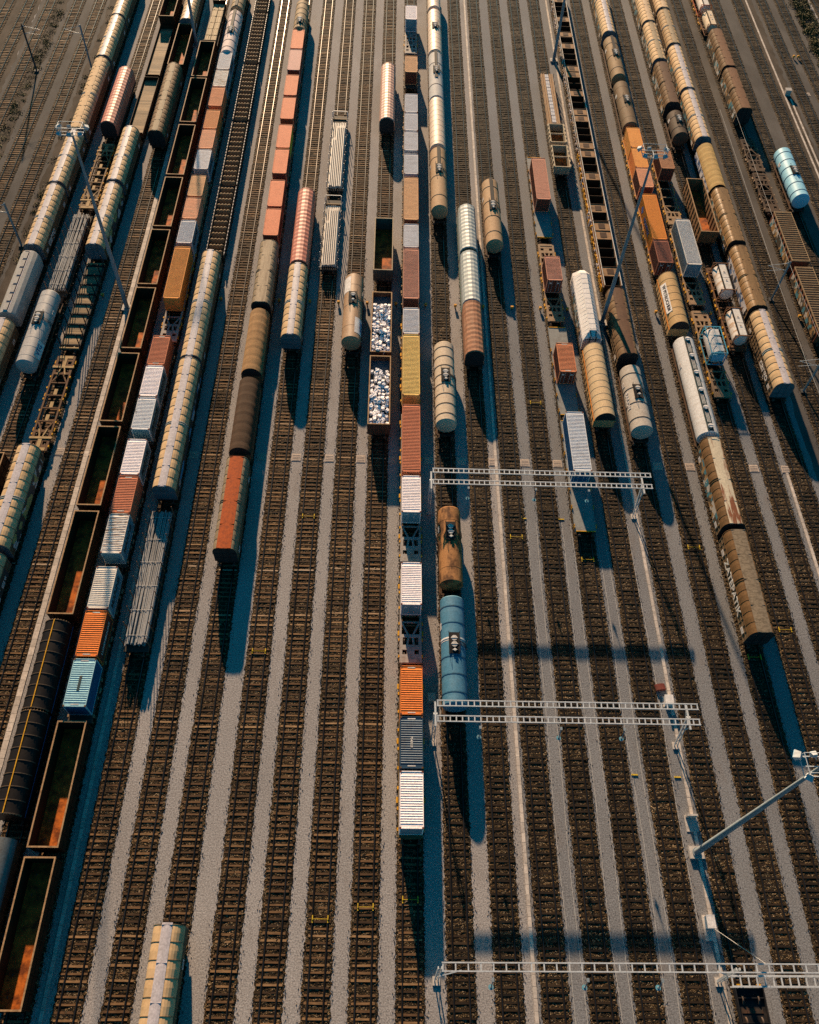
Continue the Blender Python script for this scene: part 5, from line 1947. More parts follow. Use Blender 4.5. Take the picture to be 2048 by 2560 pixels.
    for x, y, l in ((28.4, 27.2, 'left'), (33.1, 27.0, 'right')):
        g = thing('ground_lever', 'small yellow lever box on the gravel before the middle gantry, %s one' % l, 'lever', (x - .3, y, 0), 0, 'yellow lever boxes')
        mb = MB()
        mb.box(-.36, .36, -.07, .07, .03, .10)
        obj('housing', mb.mesh('lever_housing', ['wheelstop']), g)
        mb = MB()
        mb.tube((-.2, 0, .12), (-.35, 0, .38), .03, 6)
        obj('handle', mb.mesh('handle', ['wheelstop']), g)
    wire([(33.4, 12.0, .9), (35.7, 8.3, 6.3)], .02, 'thin stay wire from the cabinet up to the bottom gantry')
    for i, (x, l) in enumerate(((18.95, 'first'), (20.05, 'second'), (23.4, 'third'), (24.6, 'fourth'), (27.9, 'fifth'), (29.0, 'sixth'), (32.2, 'seventh'))):
        pts = []
        y = -12.
        while y < 62:
            pts.append((x + .10 * math.sin(y * .21 + i) + rnd.uniform(-.02, .02), y, .03))
            y += 4.
        wire(pts, .022, 'thin pale cable lying on the gravel under the gantries, %s from the left' % l, 'cablew', 'ground_cable')
    # overgrown verge at the top right and dry moss at the left
    def tufts(name, x0, x1, y0, y1, n, hmax, size, label):
        mb = MB()
        cl = [(rnd.uniform(x0, x1), rnd.uniform(y0, y1), rnd.uniform(.4, 1.) * hmax, rnd.uniform(.5, 1.3)) for _ in range(int(n / 70))]
        for cx, cy, hh, sp in cl:
            for _ in range(70):
                x, y = cx + rnd.gauss(0, sp * .5), cy + rnd.gauss(0, sp * .6)
                d = math.hypot(x - cx, y - cy) / sp
                z = max(.02, rnd.random() * hh * max(.15, 1 - d * .6))
                x = wx(x, y)
                a, b = Vector((rnd.gauss(0, 1), rnd.gauss(0, 1), rnd.gauss(0, .6))).normalized() * size, Vector((rnd.gauss(0, 1), rnd.gauss(0, 1), rnd.gauss(0, .6))).normalized() * size * .6
                c = Vector((x, y, z))
                mb.quad(tuple(c - a), tuple(c - b), tuple(c + a), tuple(c + b))
        tag(obj(name, mb.mesh(name, ['leaf'])), label, 'plants', kind='stuff')
    tufts('shrub_cover', 89.7, 93.6, 150, 250, 24000, 1.5, .17, 'dense low bushes along the top right verge')
    tufts('moss_cover', -71.2, -69.6, 105, 225, 9000, .25, .13, 'dry moss and weeds between the left tracks')
    tufts('weed_cover', -60.2, -58.3, 95, 215, 4500, .35, .12, 'dry weeds beside the leftmost beige train')

# ---------------------------------------------------------------- the yard: (builder, track, near y, far y, label, options)
YARD = [
    ('cargo', -13, 181.15, 204.15, 'beige sliding-wall wagon at the far end of the leftmost train', dict(col='beige', ridge='ridge')),
    ('cargo', -13, 164.66, 180.47, 'beige sliding-wall wagon, second from the far end of the leftmost train', dict(col='beige', ridge='ridge')),
    ('cargo', -13, 139.78, 163.74, 'beige wagon whose roof strip is beige too, beside the red tarpaulin wagon', dict(col='beige', ridge='beige')),
    ('cargo', -13, 123.85, 138.76, 'beige sliding-wall wagon behind the lamp head of the left light mast', dict(col='beige', ridge='ridge')),
    ('cargo', -13, 107.51, 123.04, 'beige wagon with cargo lettering just behind the grey hopper wagon', dict(col='beige', ridge='ridge', text='cargo')),
    ('hopperg', -13, 92.21, 106.07, 'grey round-topped hopper wagon with a row of roof hatches in the leftmost train', dict(col='greyhop')),
    ('cargo', -13, 74.25, 90.79, 'beige wagon with large cargo lettering cut by the left picture edge', dict(col='beige', ridge='ridge', text='cargo')),
    ('tarp', -12, 142.09, 161.01, 'red tarpaulin wagon standing alone beside the leftmost beige train', dict(col='tarpred')),
    ('flat', -12, 120.81, 139.75, 'empty brown skeleton container wagon between two beige trains', dict(col='flatbrown', style='plate')),
    ('logs', -12, 99.14, 118.78, 'stake wagon loaded with long grey poles behind the silver tank wagon', dict(col='pole')),
    ('tank', -12, 82.48, 97.58, 'silver tank wagon with a dark hatch platform and blue lettering plate', dict(col='silver', r=1.42, rings=8, ringcol='silver', plat=0.42, text='VTG')),
    ('gond', -12, 53.41, 66.91, 'dark open wagon cut off by the left picture edge', dict(col='dark')),
    ('gond', -11, 182.86, 196.86, 'dark open wagon at the far end of the wooden-decked flat wagons', dict(col='dark')),
    ('deck', -11, 162.38, 181.75, 'flat wagon with a weathered plank floor behind another plank-floored wagon', dict(col='plank')),
    ('deck', -11, 142.45, 161.54, 'flat wagon with a weathered plank floor next to the ribbed brown wagon', dict(col='plank')),
    ('cargo', -11, 124.94, 140.66, 'beige sliding-wall wagon with grey roof strip, coupled behind the plank-floored wagons', dict(col='beige', ridge='ridge')),
    ('cargo', -11, 108.07, 123.95, 'beige wagon with graffiti on its side crossed by the left light mast', dict(col='beige', ridge='ridge', graf=1)),
    ('stake', -11, 87.91, 106.84, 'empty stake wagon with sunlit plank floor and tall dark stakes', dict(col='plank')),
    ('flat', -11, 68.95, 86.63, 'empty rust-brown skeleton wagon with tan plates in front of the stake wagon', dict(col='flatrust', style='plate')),
    ('cargo', -11, 52.41, 67.74, 'beige sliding-wall wagon in front of the rust-brown skeleton wagon', dict(col='beige', ridge='ridge', graf=1)),
    ('cargo', -11, 29.39, 51.39, 'graffiti-covered beige wagon leaving the picture at the left edge', dict(col='beige', ridge='ridge', graf=1)),
    ('cargo', -10, 180.31, 202.31, 'beige wagon with blue end at the top edge, left of the light mast', dict(col='beige', ridge='ridge')),
    ('gond', -10, 163.94, 179.83, 'dark open wagon hidden at its near end by the ribbed brown wagon', dict(col='dark')),
    ('cargo', -10, 139.68, 162.70, 'brown ribbed wagon with a tan roof strip standing in front of an open wagon', dict(col='brownrib', ridge='tan')),
    ('timber', -9, 175.09, 192.14, 'flat wagon stacked with pale sawn timber left of the pink tank wagon', dict(col='timber')),
    ('gond', -9, 160.01, 173.12, 'dark open wagon with rust floor, farthest of the long row, beside the white container', dict(col='dark')),
    ('gond', -9, 144.27, 159.19, 'dark open wagon with rust floor, second from the far end of its row', dict(col='dark')),
    ('gond', -9, 128.19, 143.22, 'dark open wagon with rust floor, third from the far end of its row', dict(col='dark')),
    ('gond', -9, 114.17, 127.26, 'dark open wagon with rust floor, fourth from the far end of its row', dict(col='dark')),
    ('gond', -9, 100.18, 113.17, 'dark open wagon with rust floor, fifth from the far end, behind the left mast foot', dict(col='dark')),
    ('gond', -9, 86.50, 99.26, 'dark open wagon with rust floor, beside the foot of the left light mast', dict(col='dark')),
    ('gond', -9, 72.78, 85.40, 'dark open wagon with rust floor, in front of the left mast foot', dict(col='dark')),
    ('gond', -9, 59.07, 71.76, 'dark open wagon with rust floor, beside the pale blue-sided containers', dict(col='dark')),
    ('gond', -9, 43.88, 58.08, 'dark open wagon with rust floor, nearest of the row, behind the black hooded wagon', dict(col='dark')),
    ('hood', -9, 32.37, 42.72, 'black hooded wagon with a yellow ridge line behind a matching one', dict(col='hood')),
    ('hood', -9, 21.47, 32.05, 'black hooded wagon with a yellow ridge line nearest the camera', dict(col='hood')),
    ('barrel', -9, 5.22, 19.22, 'plain dark grey wagon in the shade at the left edge near the bottom', dict(col='dgrey')),
    ('tank', -8, 186.48, 199.48, 'brown tank wagon at the top edge behind the pink one', dict(col='tbrown', r=1.4, rings=4, ringcol='dk', walk=1)),
    ('tank', -8, 168.25, 185.14, 'pinkish white tank wagon with a dark roof walkway behind the white container', dict(col='pink', r=1.42, rings=6, ringcol='dk', walk=0.5, plat=0.5)),
    ('box', -8, 161.98, 168.23, 'pale grey container with dented roof right behind the pink tank wagon', dict(col='white2', side='bluegrey')),
    ('box', -8, 155.76, 161.62, 'white container with stained roof, second behind the pink tank wagon', dict(col='whiterust', side='bluegrey')),
    ('box', -8, 149.04, 155.42, 'brown-orange container followed by a stained white one', dict(col='rustor')),
    ('box', -8, 141.59, 147.63, 'smooth orange container with a shadow line on its roof', dict(col='orange2')),
    ('box', -8, 135.43, 141.23, 'pale orange ribbed container between an orange and a white one', dict(col='salmon2')),
    ('box', -8, 129.26, 135.03, 'whitish dented container in front of the pale orange one', dict(col='white2', side='bluegrey')),
    ('box', -8, 121.68, 127.39, 'tan container with worn roof in front of a gap in the train', dict(col='tan2')),
    ('box', -8, 115.67, 121.23, 'faded orange container between a tan and a light grey one', dict(col='salmon2')),
    ('box', -8, 109.46, 115.25, 'light grey container with blue side behind the long orange container', dict(col='white2', side='bluegrey')),
    ('box', -8, 96.58, 108.56, 'long orange container at the end of a wagon above an empty frame', dict(col='orange3')),
    ('box', -8, 82.89, 88.65, 'red-brown container with ribbed roof in front of the empty frame', dict(col='redb')),
    ('box', -8, 76.96, 82.70, 'white container with teal side, behind another of the same colours', dict(col='white', side='teal')),
    ('box', -8, 71.02, 76.72, 'white container with teal side and dark roof spots', dict(col='whitespot', side='teal')),
    ('box', -8, 63.59, 69.36, 'white container with teal side next to the near end of the second beige wagon', dict(col='white', side='teal')),
    ('box', -8, 57.66, 63.34, 'red-brown container with a dark mast shadow across its roof', dict(col='redb')),
    ('box', -8, 51.78, 57.51, 'white container with heavily rust-stained roof and teal end', dict(col='whiterust', side='teal')),
    ('box', -8, 44.37, 49.94, 'cream container with ribbed roof behind the bright orange one', dict(col='cream', side='teal')),
    ('box', -8, 38.41, 44.10, 'bright orange container with white side lettering between cream and pale blue ones', dict(col='orange', side='dred', text='LUXEMBOURG')),
    ('box', -8, 32.60, 38.14, 'pale blue container with a dark slot on its roof and navy side', dict(col='ltblue', side='navyb', slot=1)),
    ('gond', -8, 18.54, 31.09, 'dark open wagon with rust floor standing in front of the pale blue container', dict(col='dark')),
    ('gond', -8, 4.77, 17.52, 'dark open wagon with orange-lit floor in the bottom left corner', dict(col='dark')),
    ('flat', -8, 153.00, 174.11, 'container wagon under the pale grey and brown-orange containers', dict(col='flatdk', style='skel')),
    ('flat', -8, 132.70, 152.56, 'container wagon under the orange and whitish dented containers', dict(col='flatdk', style='skel')),
    ('flat', -8, 112.21, 131.73, 'container wagon under the tan, faded orange and light grey containers', dict(col='flatdk', style='skel')),
    ('flat', -8, 90.08, 111.65, 'container wagon under the long orange container, its grey frame bare at the near end', dict(col='flatgrey', style='skel')),
    ('flat', -8, 70.51, 89.24, 'container wagon under the red-brown and two spotted white containers', dict(col='flatdk', style='skel')),
    ('flat', -8, 51.27, 69.81, 'container wagon under the white and rust-stained containers', dict(col='flatdk', style='skel')),
    ('flat', -8, 31.68, 50.36, 'container wagon under the cream, bright orange and pale blue containers', dict(col='flatdk', style='skel')),
    ('rung', -7, 189.74, 201.74, 'low dark wagon with tan cross bars at the top edge', dict(col='dark')),
    ('rung', -7, 168.76, 189.03, 'low dark wagon with tan cross bars, second of four', dict(col='dark')),
    ('rung', -7, 148.18, 167.95, 'low dark wagon with tan cross bars, third of four', dict(col='dark')),
    ('rung', -7, 128.07, 147.43, 'low dark wagon with tan cross bars, fourth and longest in view', dict(col='dark')),
    ('rung', -7, 109.40, 127.60, 'low dark wagon with tan cross bars touching the beige wagon in front', dict(col='dark')),
    ('cargo', -7, 84.51, 107.40, 'long beige wagon with pale roof strip in front of the cross-bar wagons', dict(col='beige', ridge='ridge')),
    ('cargo', -7, 61.59, 84.00, 'long beige wagon with blue graffiti behind the loaded pole wagon', dict(col='beige', ridge='ridge', graf=2)),
    ('logs', -7, 40.23, 59.71, 'stake wagon loaded with long grey poles, half in shadow of the beige wagon', dict(col='pole')),
    ('tank', -5, 178.75, 190.75, 'mottled brown tank wagon with roof pipework at the top edge behind orange containers', dict(col='tbrown', r=1.4, rings=5, ringcol='dk', plat=0.75)),
    ('box', -5, 170.88, 178.52, 'farthest of the salmon-orange containers, behind a pinkish one', dict(col='salmon', smooth=1, side='dred')),
    ('box', -5, 162.64, 170.43, 'pinkish container among the salmon-orange ones', dict(col='pinkc', smooth=1, side='dred')),
    ('box', -5, 153.60, 160.85, 'salmon-orange container in front of the pinkish one', dict(col='salmon', smooth=1, side='dred')),
    ('box', -5, 145.64, 152.87, 'salmon-orange container with dented near roof edge, fourth in its row', dict(col='salmon', smooth=1, side='dred')),
    ('box', -5, 136.47, 143.74, 'salmon-orange container with a yellow-green side', dict(col='salmon', smooth=1, side='ygreen')),
    ('box', -5, 128.84, 136.03, 'salmon-orange container in front of the one with the yellow-green side', dict(col='salmon', smooth=1, side='dred')),
    ('box', -5, 119.66, 126.88, 'salmon-orange container with a dark mark on its roof', dict(col='salmon', smooth=1, side='dred')),
    ('box', -5, 112.09, 119.05, 'nearest of the salmon-orange containers, against the tan ribbed wagon', dict(col='salmon', smooth=1, side='dred')),
    ('flat', -5, 166.01, 183.56, 'container wagon under the two farthest orange-toned containers', dict(col='flatdk', style='skel')),
    ('flat', -5, 146.25, 163.27, 'container wagon under the third and fourth salmon-orange containers', dict(col='flatdk', style='skel')),
    ('flat', -5, 129.20, 144.65, 'container wagon under the container with the yellow-green side', dict(col='flatdk', style='skel')),
    ('flat', -5, 112.07, 127.56, 'container wagon under the two nearest salmon-orange containers', dict(col='flatdk', style='skel')),
    ('cargo', -5, 95.93, 110.26, 'tan-grey ribbed wagon coupled to the nearest salmon-orange container wagon', dict(col='tangrey', ridge='tan2r', rw=1.5)),
    ('barrel', -5, 82.25, 94.58, 'caramel-brown wagon with a round ribbed roof', dict(col='caramel', longi=1)),
    ('barrel', -5, 68.03, 80.63, 'dark brown wagon with a round ribbed roof behind the rust-red roof', dict(col='dkbarrel', longi=1)),
    ('cargo', -5, 52.51, 66.53, 'wagon with a flat rust-red roof strip and ribbed sides', dict(col='tangrey2', ridge='rustred', rw=1.7)),
    ('cargo', -5, -10.35, 11.65, 'beige wagon with pale roof strip cut by the bottom edge, alone on its track', dict(col='beige', ridge='ridge', text='cargo')),
    ('tarp', -4, 105.79, 124.62, 'red tarpaulin wagon coupled behind a beige wagon', dict(col='tarpred')),
    ('cargo', -4, 89.35, 104.97, 'beige wagon with blue-shaded end in front of the red tarpaulin wagon', dict(col='beige', ridge='ridge')),
    ('pipes', -3, 128.13, 151.45, 'flat wagon loaded with pale steel pipes between side stakes, the farther of two', dict(col='pipe')),
    ('pipes', -3, 107.20, 125.36, 'flat wagon loaded with pale steel pipes, the nearer of two', dict(col='pipe')),
    ('tank', -2, 88.99, 103.42, 'brown tank wagon with white side plates and round hatch on a dark platform', dict(col='tanbrown', r=1.45, rings=3, ringcol='tanbrown', plat=0.4, hatch=1, plate=1, text='VTG')),
    ('tarp', -1, 146.68, 166.26, 'pale salmon tarpaulin wagon standing alone near the central container train', dict(col='tarpsal')),
    ('gond', -1, 105.12, 118.03, 'empty open wagon with pale rim and a bright orange floor corner', dict(col='dark2')),
    ('gond', -1, 87.15, 99.87, 'rust-rimmed open wagon full of pale scrap blocks, the farther of two', dict(col='dkrust', scrap=1)),
    ('gond', -1, 73.42, 86.23, 'rust-rimmed open wagon full of pale scrap blocks, the nearer of two', dict(col='dkrust', scrap=2)),
    ('box', 0, 184.68, 190.68, 'pinkish white container with blue end at the top edge of the central train', dict(col='white', side='teal')),
    ('box', 0, 163.58, 169.70, 'tan-brown container with dark end alone on its wagon in the central train', dict(col='tan2', side='dred')),
    ('box', 0, 149.35, 155.63, 'grey container directly in front of the lone tan-brown one', dict(col='grey')),
    ('box', 0, 143.30, 149.08, 'grey container with a faint centre seam, second of the grey row', dict(col='grey')),
    ('box', 0, 137.01, 142.94, 'grey container third of the grey row, before a dark gap', dict(col='grey')),
    ('box', 0, 129.96, 135.96, 'grey container at the near end of the grey row, behind the long tan one', dict(col='grey')),
    ('box', 0, 117.31, 128.97, 'long tan container in the central train between grey containers', dict(col='tan2', side='dred')),
    ('box', 0, 110.25, 116.12, 'single grey container between the long tan and the long pink-brown containers', dict(col='grey')),
    ('box', 0, 98.13, 109.92, 'long pink-brown container with a dark end bearing white marks', dict(col='pinkb', side='dred')),
    ('box', 0, 90.54, 96.11, 'pale grey ribbed container behind the long yellow one', dict(col='white2', side='bluegrey')),
    ('box', 0, 78.40, 90.34, 'long yellow container in the central train', dict(col='yellow')),
    ('box', 0, 65.03, 76.70, 'long red-brown container between the yellow and the white one', dict(col='redb')),
    ('box', 0, 58.73, 64.40, 'white container with blue doors behind the first bare wagon frame', dict(col='white', side='teal', door=1)),
    ('box', 0, 45.59, 51.37, 'white container with navy doors between two bare wagon frames', dict(col='white', side='teal', door=1)),
    ('box', 0, 32.24, 37.96, 'bright orange container with white roof markings behind the navy one', dict(col='orange')),
    ('box', 0, 26.46, 32.06, 'navy container with roof ribs painted sunlit on one slope and a dotted roof line', dict(col='navy', stripe=1)),
    ('box', 0, 20.43, 26.19, 'white container at the near end of the central train', dict(col='white', side='bluegrey')),
    ('flat', 0, 175.68, 184.68, 'container wagon in the central train, bare grey frame showing behind the tan-brown container', dict(col='flatgrey', style='skel')),
    ('flat', 0, 162.24, 173.41, 'container wagon in the central train, under the lone tan-brown container', dict(col='flatdk', style='skel')),
    ('flat', 0, 138.60, 157.82, 'container wagon in the central train, under the first three grey containers', dict(col='flatdk', style='skel')),
    ('flat', 0, 118.28, 137.35, 'container wagon in the central train, under the long tan container', dict(col='flatdk', style='skel')),
    ('flat', 0, 98.83, 117.42, 'container wagon in the central train, under the long pink-brown container', dict(col='flatdk', style='skel')),
    ('flat', 0, 78.74, 97.37, 'container wagon in the central train, under the long yellow container', dict(col='flatyel', style='skel')),
    ('flat', 0, 52.93, 77.23, 'container wagon in the central train, under the long red-brown container with its near end bare', dict(col='flatgrey', style='skel')),
    ('flat', 0, 39.34, 52.00, 'container wagon in the central train, under the container with navy doors, near half bare', dict(col='flatgrey', style='skel')),
    ('flat', 0, 20.08, 37.94, 'container wagon in the central train, nearest, under the bright orange, navy and white containers', dict(col='flatyel', style='skel')),
    ('tank', 1, 190.12, 202.12, 'cream tank wagon cut by the top edge beside the central container train', dict(col='cream2', r=1.42, rings=3, ringcol='cream2')),
    ('tank', 1, 171.83, 189.26, 'cream tank wagon with a small hatch frame, second from the top edge', dict(col='cream2', r=1.45, rings=9, ringcol='cream2', plat=0.42)),
    ('tank', 1, 154.62, 171.38, 'grey-white tank wagon with a roof walkway and dark end', dict(col='gwhite', r=1.42, rings=2, ringcol='dk2', plat=0.42, walk=0.6)),
    ('tank', 1, 138.64, 154.62, 'plain cream tank wagon with a tan end, no roof platform', dict(col='cream2', r=1.45, rings=9, ringcol='cream2')),
    ('tank', 1, 120.71, 138.13, 'tan tank wagon with a dark roof walkway at the near end of its row', dict(col='tan3', r=1.42, rings=3, ringcol='dk2', plat=0.38, walk=0.36)),
    ('tank', 1, 73.67, 89.14, 'cream tank wagon with dark ring seams standing alone beside the yellow container', dict(col='cream3', r=1.45, rings=8, ringcol='dk2', plat=0.45)),
    ('tank', 1, 48.56, 59.79, 'rusty brown tank wagon under the middle gantry side', dict(col='rusttank', r=1.42, rings=3, ringcol='rusttank', plat=0.35)),
    ('tank', 1, 33.31, 46.99, 'blue tank wagon with a white band and dark hatch platform', dict(col='blue', r=1.42, rings=6, ringcol='dkblue', plat=0.46, band=0.42)),
    ('tarp', 2, 110.33, 121.67, 'pale grey-green tarpaulin wagon, the farther of two', dict(col='tarpgrey')),
    ('tarp', 2, 98.05, 109.66, 'pale grey-green tarpaulin wagon, the nearer of two', dict(col='tarpgrey')),
    ('tarp', 2, 87.01, 97.91, 'brown tarpaulin wagon in front of the pale grey-green ones', dict(col='tarpbrown')),
    ('tank', 3, 112.18, 129.23, 'tan tank wagon with dark rings standing alone right of the pale line', dict(col='tan3', r=1.42, rings=4, ringcol='dk', plat=0.45, walk=0.5)),
    ('box', 5, 124.07, 136.11, 'pink-brown container standing on a grey-decked wagon, farthest of its train', dict(col='pinkb', side='dred')),
    ('flat', 5, 117.18, 140.23, 'flat wagon with grey steel deck under the farthest pink-brown container', dict(col='flatgreyd', style='deck')),
    ('box', 5, 103.35, 109.14, 'small pink-brown container in the middle of a bare skeleton wagon', dict(col='pinkb', side='dred', door=1)),
    ('flat', 5, 96.76, 115.50, 'pale skeleton wagon carrying the small pink-brown container', dict(col='flattan', style='skel')),
    ('box', 5, 83.69, 89.52, 'orange-brown ribbed container on a grey deck beside the beige round wagon', dict(col='orbrown', side='dred', door=1)),
    ('flat', 5, 77.74, 95.56, 'flat wagon with grey steel deck under the orange-brown container', dict(col='flatgreyd', style='deck')),
    ('box', 5, 65.85, 76.12, 'long pale blue-grey container with navy side passing behind the gantry', dict(col='ltgrey', side='navyb', door=1)),
    ('flat', 5, 58.00, 76.71, 'flat wagon with grey deck and yellow stanchions under the long pale blue-grey container', dict(col='flatgreyd', style='deck')),
    ('lumber', 6, 150.35, 168.88, 'flat wagon with bundled brown and white sections in long rows', dict(col='bundle')),
    ('gond', 6, 143.21, 149.05, 'short open wagon with pale studded sides behind its twin', dict(col='tanbin')),
    ('gond', 6, 135.44, 142.02, 'short open wagon with pale studded sides, the nearer of the twins', dict(col='tanbin')),
    ('whitehop', 6, 90.86, 105.79, 'white covered hopper wagon with a faceted roof and dark end straps', dict(col='whitehop')),
    ('barrel', 6, 75.67, 89.42, 'cream wagon with a round hooped roof and orange side rail', dict(col='creamb', hoops=11)),
    ('bays', 7, 181.84, 210.25, 'open bin wagon with dark bays, farthest, at the top edge by the light mast', dict(col='baytan', yel=0)),
    ('bays', 7, 161.16, 181.60, 'open bin wagon with dark bays, third from the near end', dict(col='baytan', yel=0)),
    ('bays', 7, 140.98, 161.02, 'open bin wagon with dark bays, second from the near end', dict(col='baytan', yel=0)),
    ('bays', 7, 119.89, 140.69, 'open bin wagon with dark bays, with yellow side gear, the farther yellow one', dict(col='baytan', yel=1)),
    ('bays', 7, 103.49, 119.64, 'open bin wagon with dark bays, with yellow side gear beside the dark brown roof', dict(col='baytan', yel=1)),
    ('cargo', 7, 87.36, 101.47, 'dark brown roofed wagon right of the white hopper wagon', dict(col='brownrib', ridge='dkbrown', rw=1.5)),
    ('tank', 7, 73.39, 85.41, 'grey tank wagon with dark rings and a shadow stripe, alone near the gantry', dict(col='gtank', r=1.5, rings=4, ringcol='dk', plat=0.45, hatch=1, text='RAILION')),
    ('lowdark', 7, -8.90, 7.10, 'black low wagon in shade cut by the bottom edge near the gantry leg', dict(col='dark')),
    ('cargo', 9, 182.34, 212.80, 'beige wagon with pale roof strip at the top edge behind two brown tank wagons', dict(col='beige', ridge='ridge', graf=3)),
    ('tank', 9, 165.19, 180.60, 'brown tank wagon with black rings and roof walkway, the farther of two', dict(col='tbrown2', r=1.42, rings=3, ringcol='dk', walk=0.45, plat=0.45)),
    ('tank', 9, 147.99, 163.11, 'brown tank wagon without a walkway, the nearer of two', dict(col='tbrown3', r=1.42, rings=4, ringcol='tbrown3', plat=0.45)),
    ('box', 9, 140.60, 147.02, 'yellow-orange container with a dark roof stain, right behind another orange one', dict(col='orange3', smooth=1, side='orange3')),
    ('box', 9, 134.43, 140.43, 'orange container in the middle of three beside the mast head', dict(col='orange3', smooth=1, side='orange')),
    ('box', 9, 128.59, 134.26, 'dull orange container crossed by the right light mast', dict(col='salmon2', side='dred')),
    ('box', 9, 114.36, 126.57, 'long bright orange container with a blue diamond on its side', dict(col='orange4', side='orange4', diamond=1)),
    ('box', 9, 108.45, 114.17, 'dark red ribbed container between the long orange one and a beige tank', dict(col='redb2', side='dred', door=1)),
    ('flat', 9, 128.83, 148.08, 'container wagon with yellow brackets under the three orange containers', dict(col='flattan', style='skel')),
    ('flat', 9, 108.49, 126.97, 'container wagon with yellow brackets under the long bright orange container', dict(col='flattan', style='skel')),
    ('barrel', 9, 94.39, 105.87, 'beige round wagon with thin hoops and a white lettered side plate', dict(col='beigeb', hoops=7, text='W PETROCHEM')),
    ('tank', 9, 72.58, 91.59, 'long white silo wagon with a dark strip of roof hatches', dict(col='wsilo', r=1.5, rings=0, ringcol='wsilo', hatches=6)),
    ('cargo', 9, 57.75, 71.77, 'brown ribbed wagon with a rust-streaked cream roof strip', dict(col='brownrib2', ridge='rustcream', rw=1.55, graf=3)),
    ('cargo', 9, 42.62, 56.85, 'brown ribbed wagon with mottled grey-tan roof and painted letters on its side', dict(col='brownrib2', ridge='mottle', rw=1.7, text='ZATEPATIK')),
    ('box', 10, 134.32, 140.14, 'brown container behind the right light mast, above a pale skeleton wagon', dict(col='brownc', side='dred')),
    ('flat', 10, 121.79, 142.46, 'pale skeleton wagon whose near half lies bare in front of the brown container', dict(col='flattan', style='skel')),
    ('box', 10, 108.22, 119.87, 'long light grey container with teal end next to the long orange one', dict(col='white3', side='bluegrey')),
    ('flat', 10, 101.54, 120.78, 'container wagon under the long light grey container, bare at the near end', dict(col='flattan', style='skel')),
    ('flat', 10, 81.87, 100.26, 'tan skeleton wagon carrying the blue-framed tank container', dict(col='flattan', style='skel')),
    ('swap', 10, 88.38, 94.08, 'white tank container in a bright blue frame', dict(col='wsilo', frame='fblue', z0=1.2)),
    ('cargo', 11, 187.80, 214.65, 'beige wagon at the top edge in the left of two adjoining beige trains', dict(col='beige', ridge='beige2', graf=3)),
    ('cargo', 11, 171.97, 186.83, 'beige wagon with a tan roof strip behind a dark brown roofed one', dict(col='beige', ridge='tan', graf=3)),
    ('cargo', 11, 155.55, 170.52, 'brown roofed wagon with graffiti coupled to a dark tank wagon', dict(col='brownrib2', ridge='dkbrown', rw=1.5, graf=3)),
    ('tank', 11, 145.18, 153.28, 'short dark brown tank wagon at the near end of its train, in shadow', dict(col='tdark', r=1.42, rings=2, ringcol='dk', plat=0.4)),
    ('gond', 11, 117.25, 131.95, 'tall open wagon with ribbed brown sides and a sunlit orange floor end', dict(col='brownopen', ribs=1)),
    ('swap', 11, 102.45, 108.93, 'white tank container with black straps and rusty frame, the farther of two', dict(col='wtank', frame='frust', z0=1.2)),
    ('swap', 11, 92.15, 98.47, 'white tank container with black straps and rusty frame, the nearer of two', dict(col='wtank', frame='frust', z0=1.2)),
    ('flat', 11, 91.53, 110.76, 'rusty skeleton wagon under the two white tank containers', dict(col='flatrust', style='skel')),
    ('cargo', 12, 193.91, 215.04, 'beige wagon at the top edge in the right of two adjoining beige trains', dict(col='beige', ridge='beige2')),
    ('cargo', 12, 178.55, 192.90, 'tan wagon without a pale roof strip, second in the right beige train', dict(col='beigetan', ridge='tan')),
    ('cargo', 12, 161.29, 177.49, 'beige wagon with pale roof strip behind its twin in the right beige train', dict(col='beige', ridge='ridge', graf=3)),
    ('cargo', 12, 144.24, 160.34, 'beige wagon with pale roof strip and teal end behind the yellow-tan round roof', dict(col='beige', ridge='ridge', graf=3)),
    ('barrel', 12, 129.45, 142.19, 'yellow-tan wagon with a round ribbed roof and white graffiti side', dict(col='ytan', longi=1, graf=4)),
    ('cargo', 12, 114.11, 128.49, 'bronze-brown ribbed wagon in front of the yellow-tan round roof', dict(col='bronze', ridge='bronzer', rw=1.4, graf=3)),
    ('cargo', 12, 98.50, 112.87, 'bronze-brown ribbed wagon with purple graffiti behind the cargo wagon', dict(col='bronze', ridge='bronzer', rw=1.2, graf=4)),
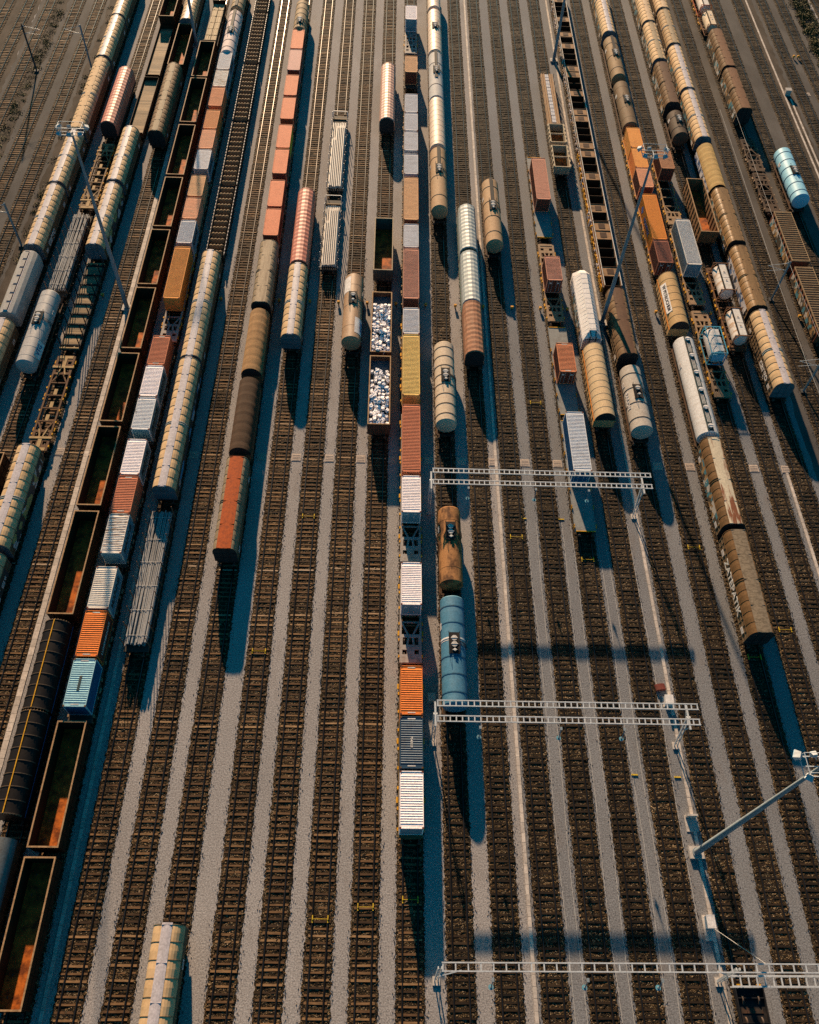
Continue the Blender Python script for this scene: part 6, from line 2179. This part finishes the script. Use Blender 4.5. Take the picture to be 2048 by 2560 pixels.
    ('cargo', 12, 82.25, 97.50, 'beige wagon with cream cargo lettering at the near end of the right train', dict(col='beige', ridge='ridge', text='cargo')),
    ('swap', 14, 196.72, 205.12, 'white tank container in a red-orange frame at the top right edge', dict(col='wtank', frame='fred', z0=1.2)),
    ('swap', 14, 188.03, 194.69, 'cream tank container with black straps behind the brown roofed wagons', dict(col='creamt', frame='frust', z0=1.2)),
    ('flat', 14, 190.56, 210.21, 'skeleton wagon under the two tank containers at the top right', dict(col='flatrust', style='skel')),
    ('cargo', 14, 170.11, 185.16, 'brown roofed wagon with ribbed shoulder, the farther of a pair on the right', dict(col='brownrib2', ridge='brownr', rw=1.6, graf=3)),
    ('cargo', 14, 154.43, 169.17, 'brown roofed wagon with black end, the nearer of a pair on the right', dict(col='brownrib2', ridge='brownr', rw=1.6, graf=3)),
    ('flat', 14, 138.39, 148.80, 'dark empty skeleton wagon behind another, left of the light blue tank wagon', dict(col='flatrust2', style='skel')),
    ('flat', 14, 126.28, 137.89, 'dark empty skeleton wagon coupled to the slatted roof wagon', dict(col='flatrust2', style='skel')),
    ('slat', 14, 110.37, 123.35, 'rusty wagon with a slatted ribbed roof in front of the dark skeleton wagons', dict(col='slat')),
    ('slat', 14, 93.90, 108.90, 'rusty wagon with a slatted ribbed roof cut by the right edge', dict(col='slat')),
    ('tank', 15, 127.37, 142.09, 'light blue tank wagon with dark blue rings standing alone at the right', dict(col='lblue', r=1.5, rings=6, ringcol='dkblue', plat=0.5)),
]

build_ground()
for i in sorted(TX):
    build_track(i)
BUILD = {'cargo': w_cargo, 'tank': w_tank, 'box': w_box, 'flat': w_flat, 'gond': w_gond, 'tarp': w_tarp, 'hood': w_hood, 'barrel': w_barrel,
         'hopperg': w_hopperg, 'whitehop': w_whitehop, 'slat': w_slat, 'bays': w_bays, 'rung': w_rung, 'logs': w_logs, 'pipes': w_pipes,
         'deck': w_deck, 'stake': w_stake, 'timber': w_timber, 'lumber': w_lumber, 'swap': w_swap, 'lowdark': w_lowdark}
for kind, t, ya, yb, label, opts in YARD:
    BUILD[kind](t, ya, yb, label, **opts)
build_small()
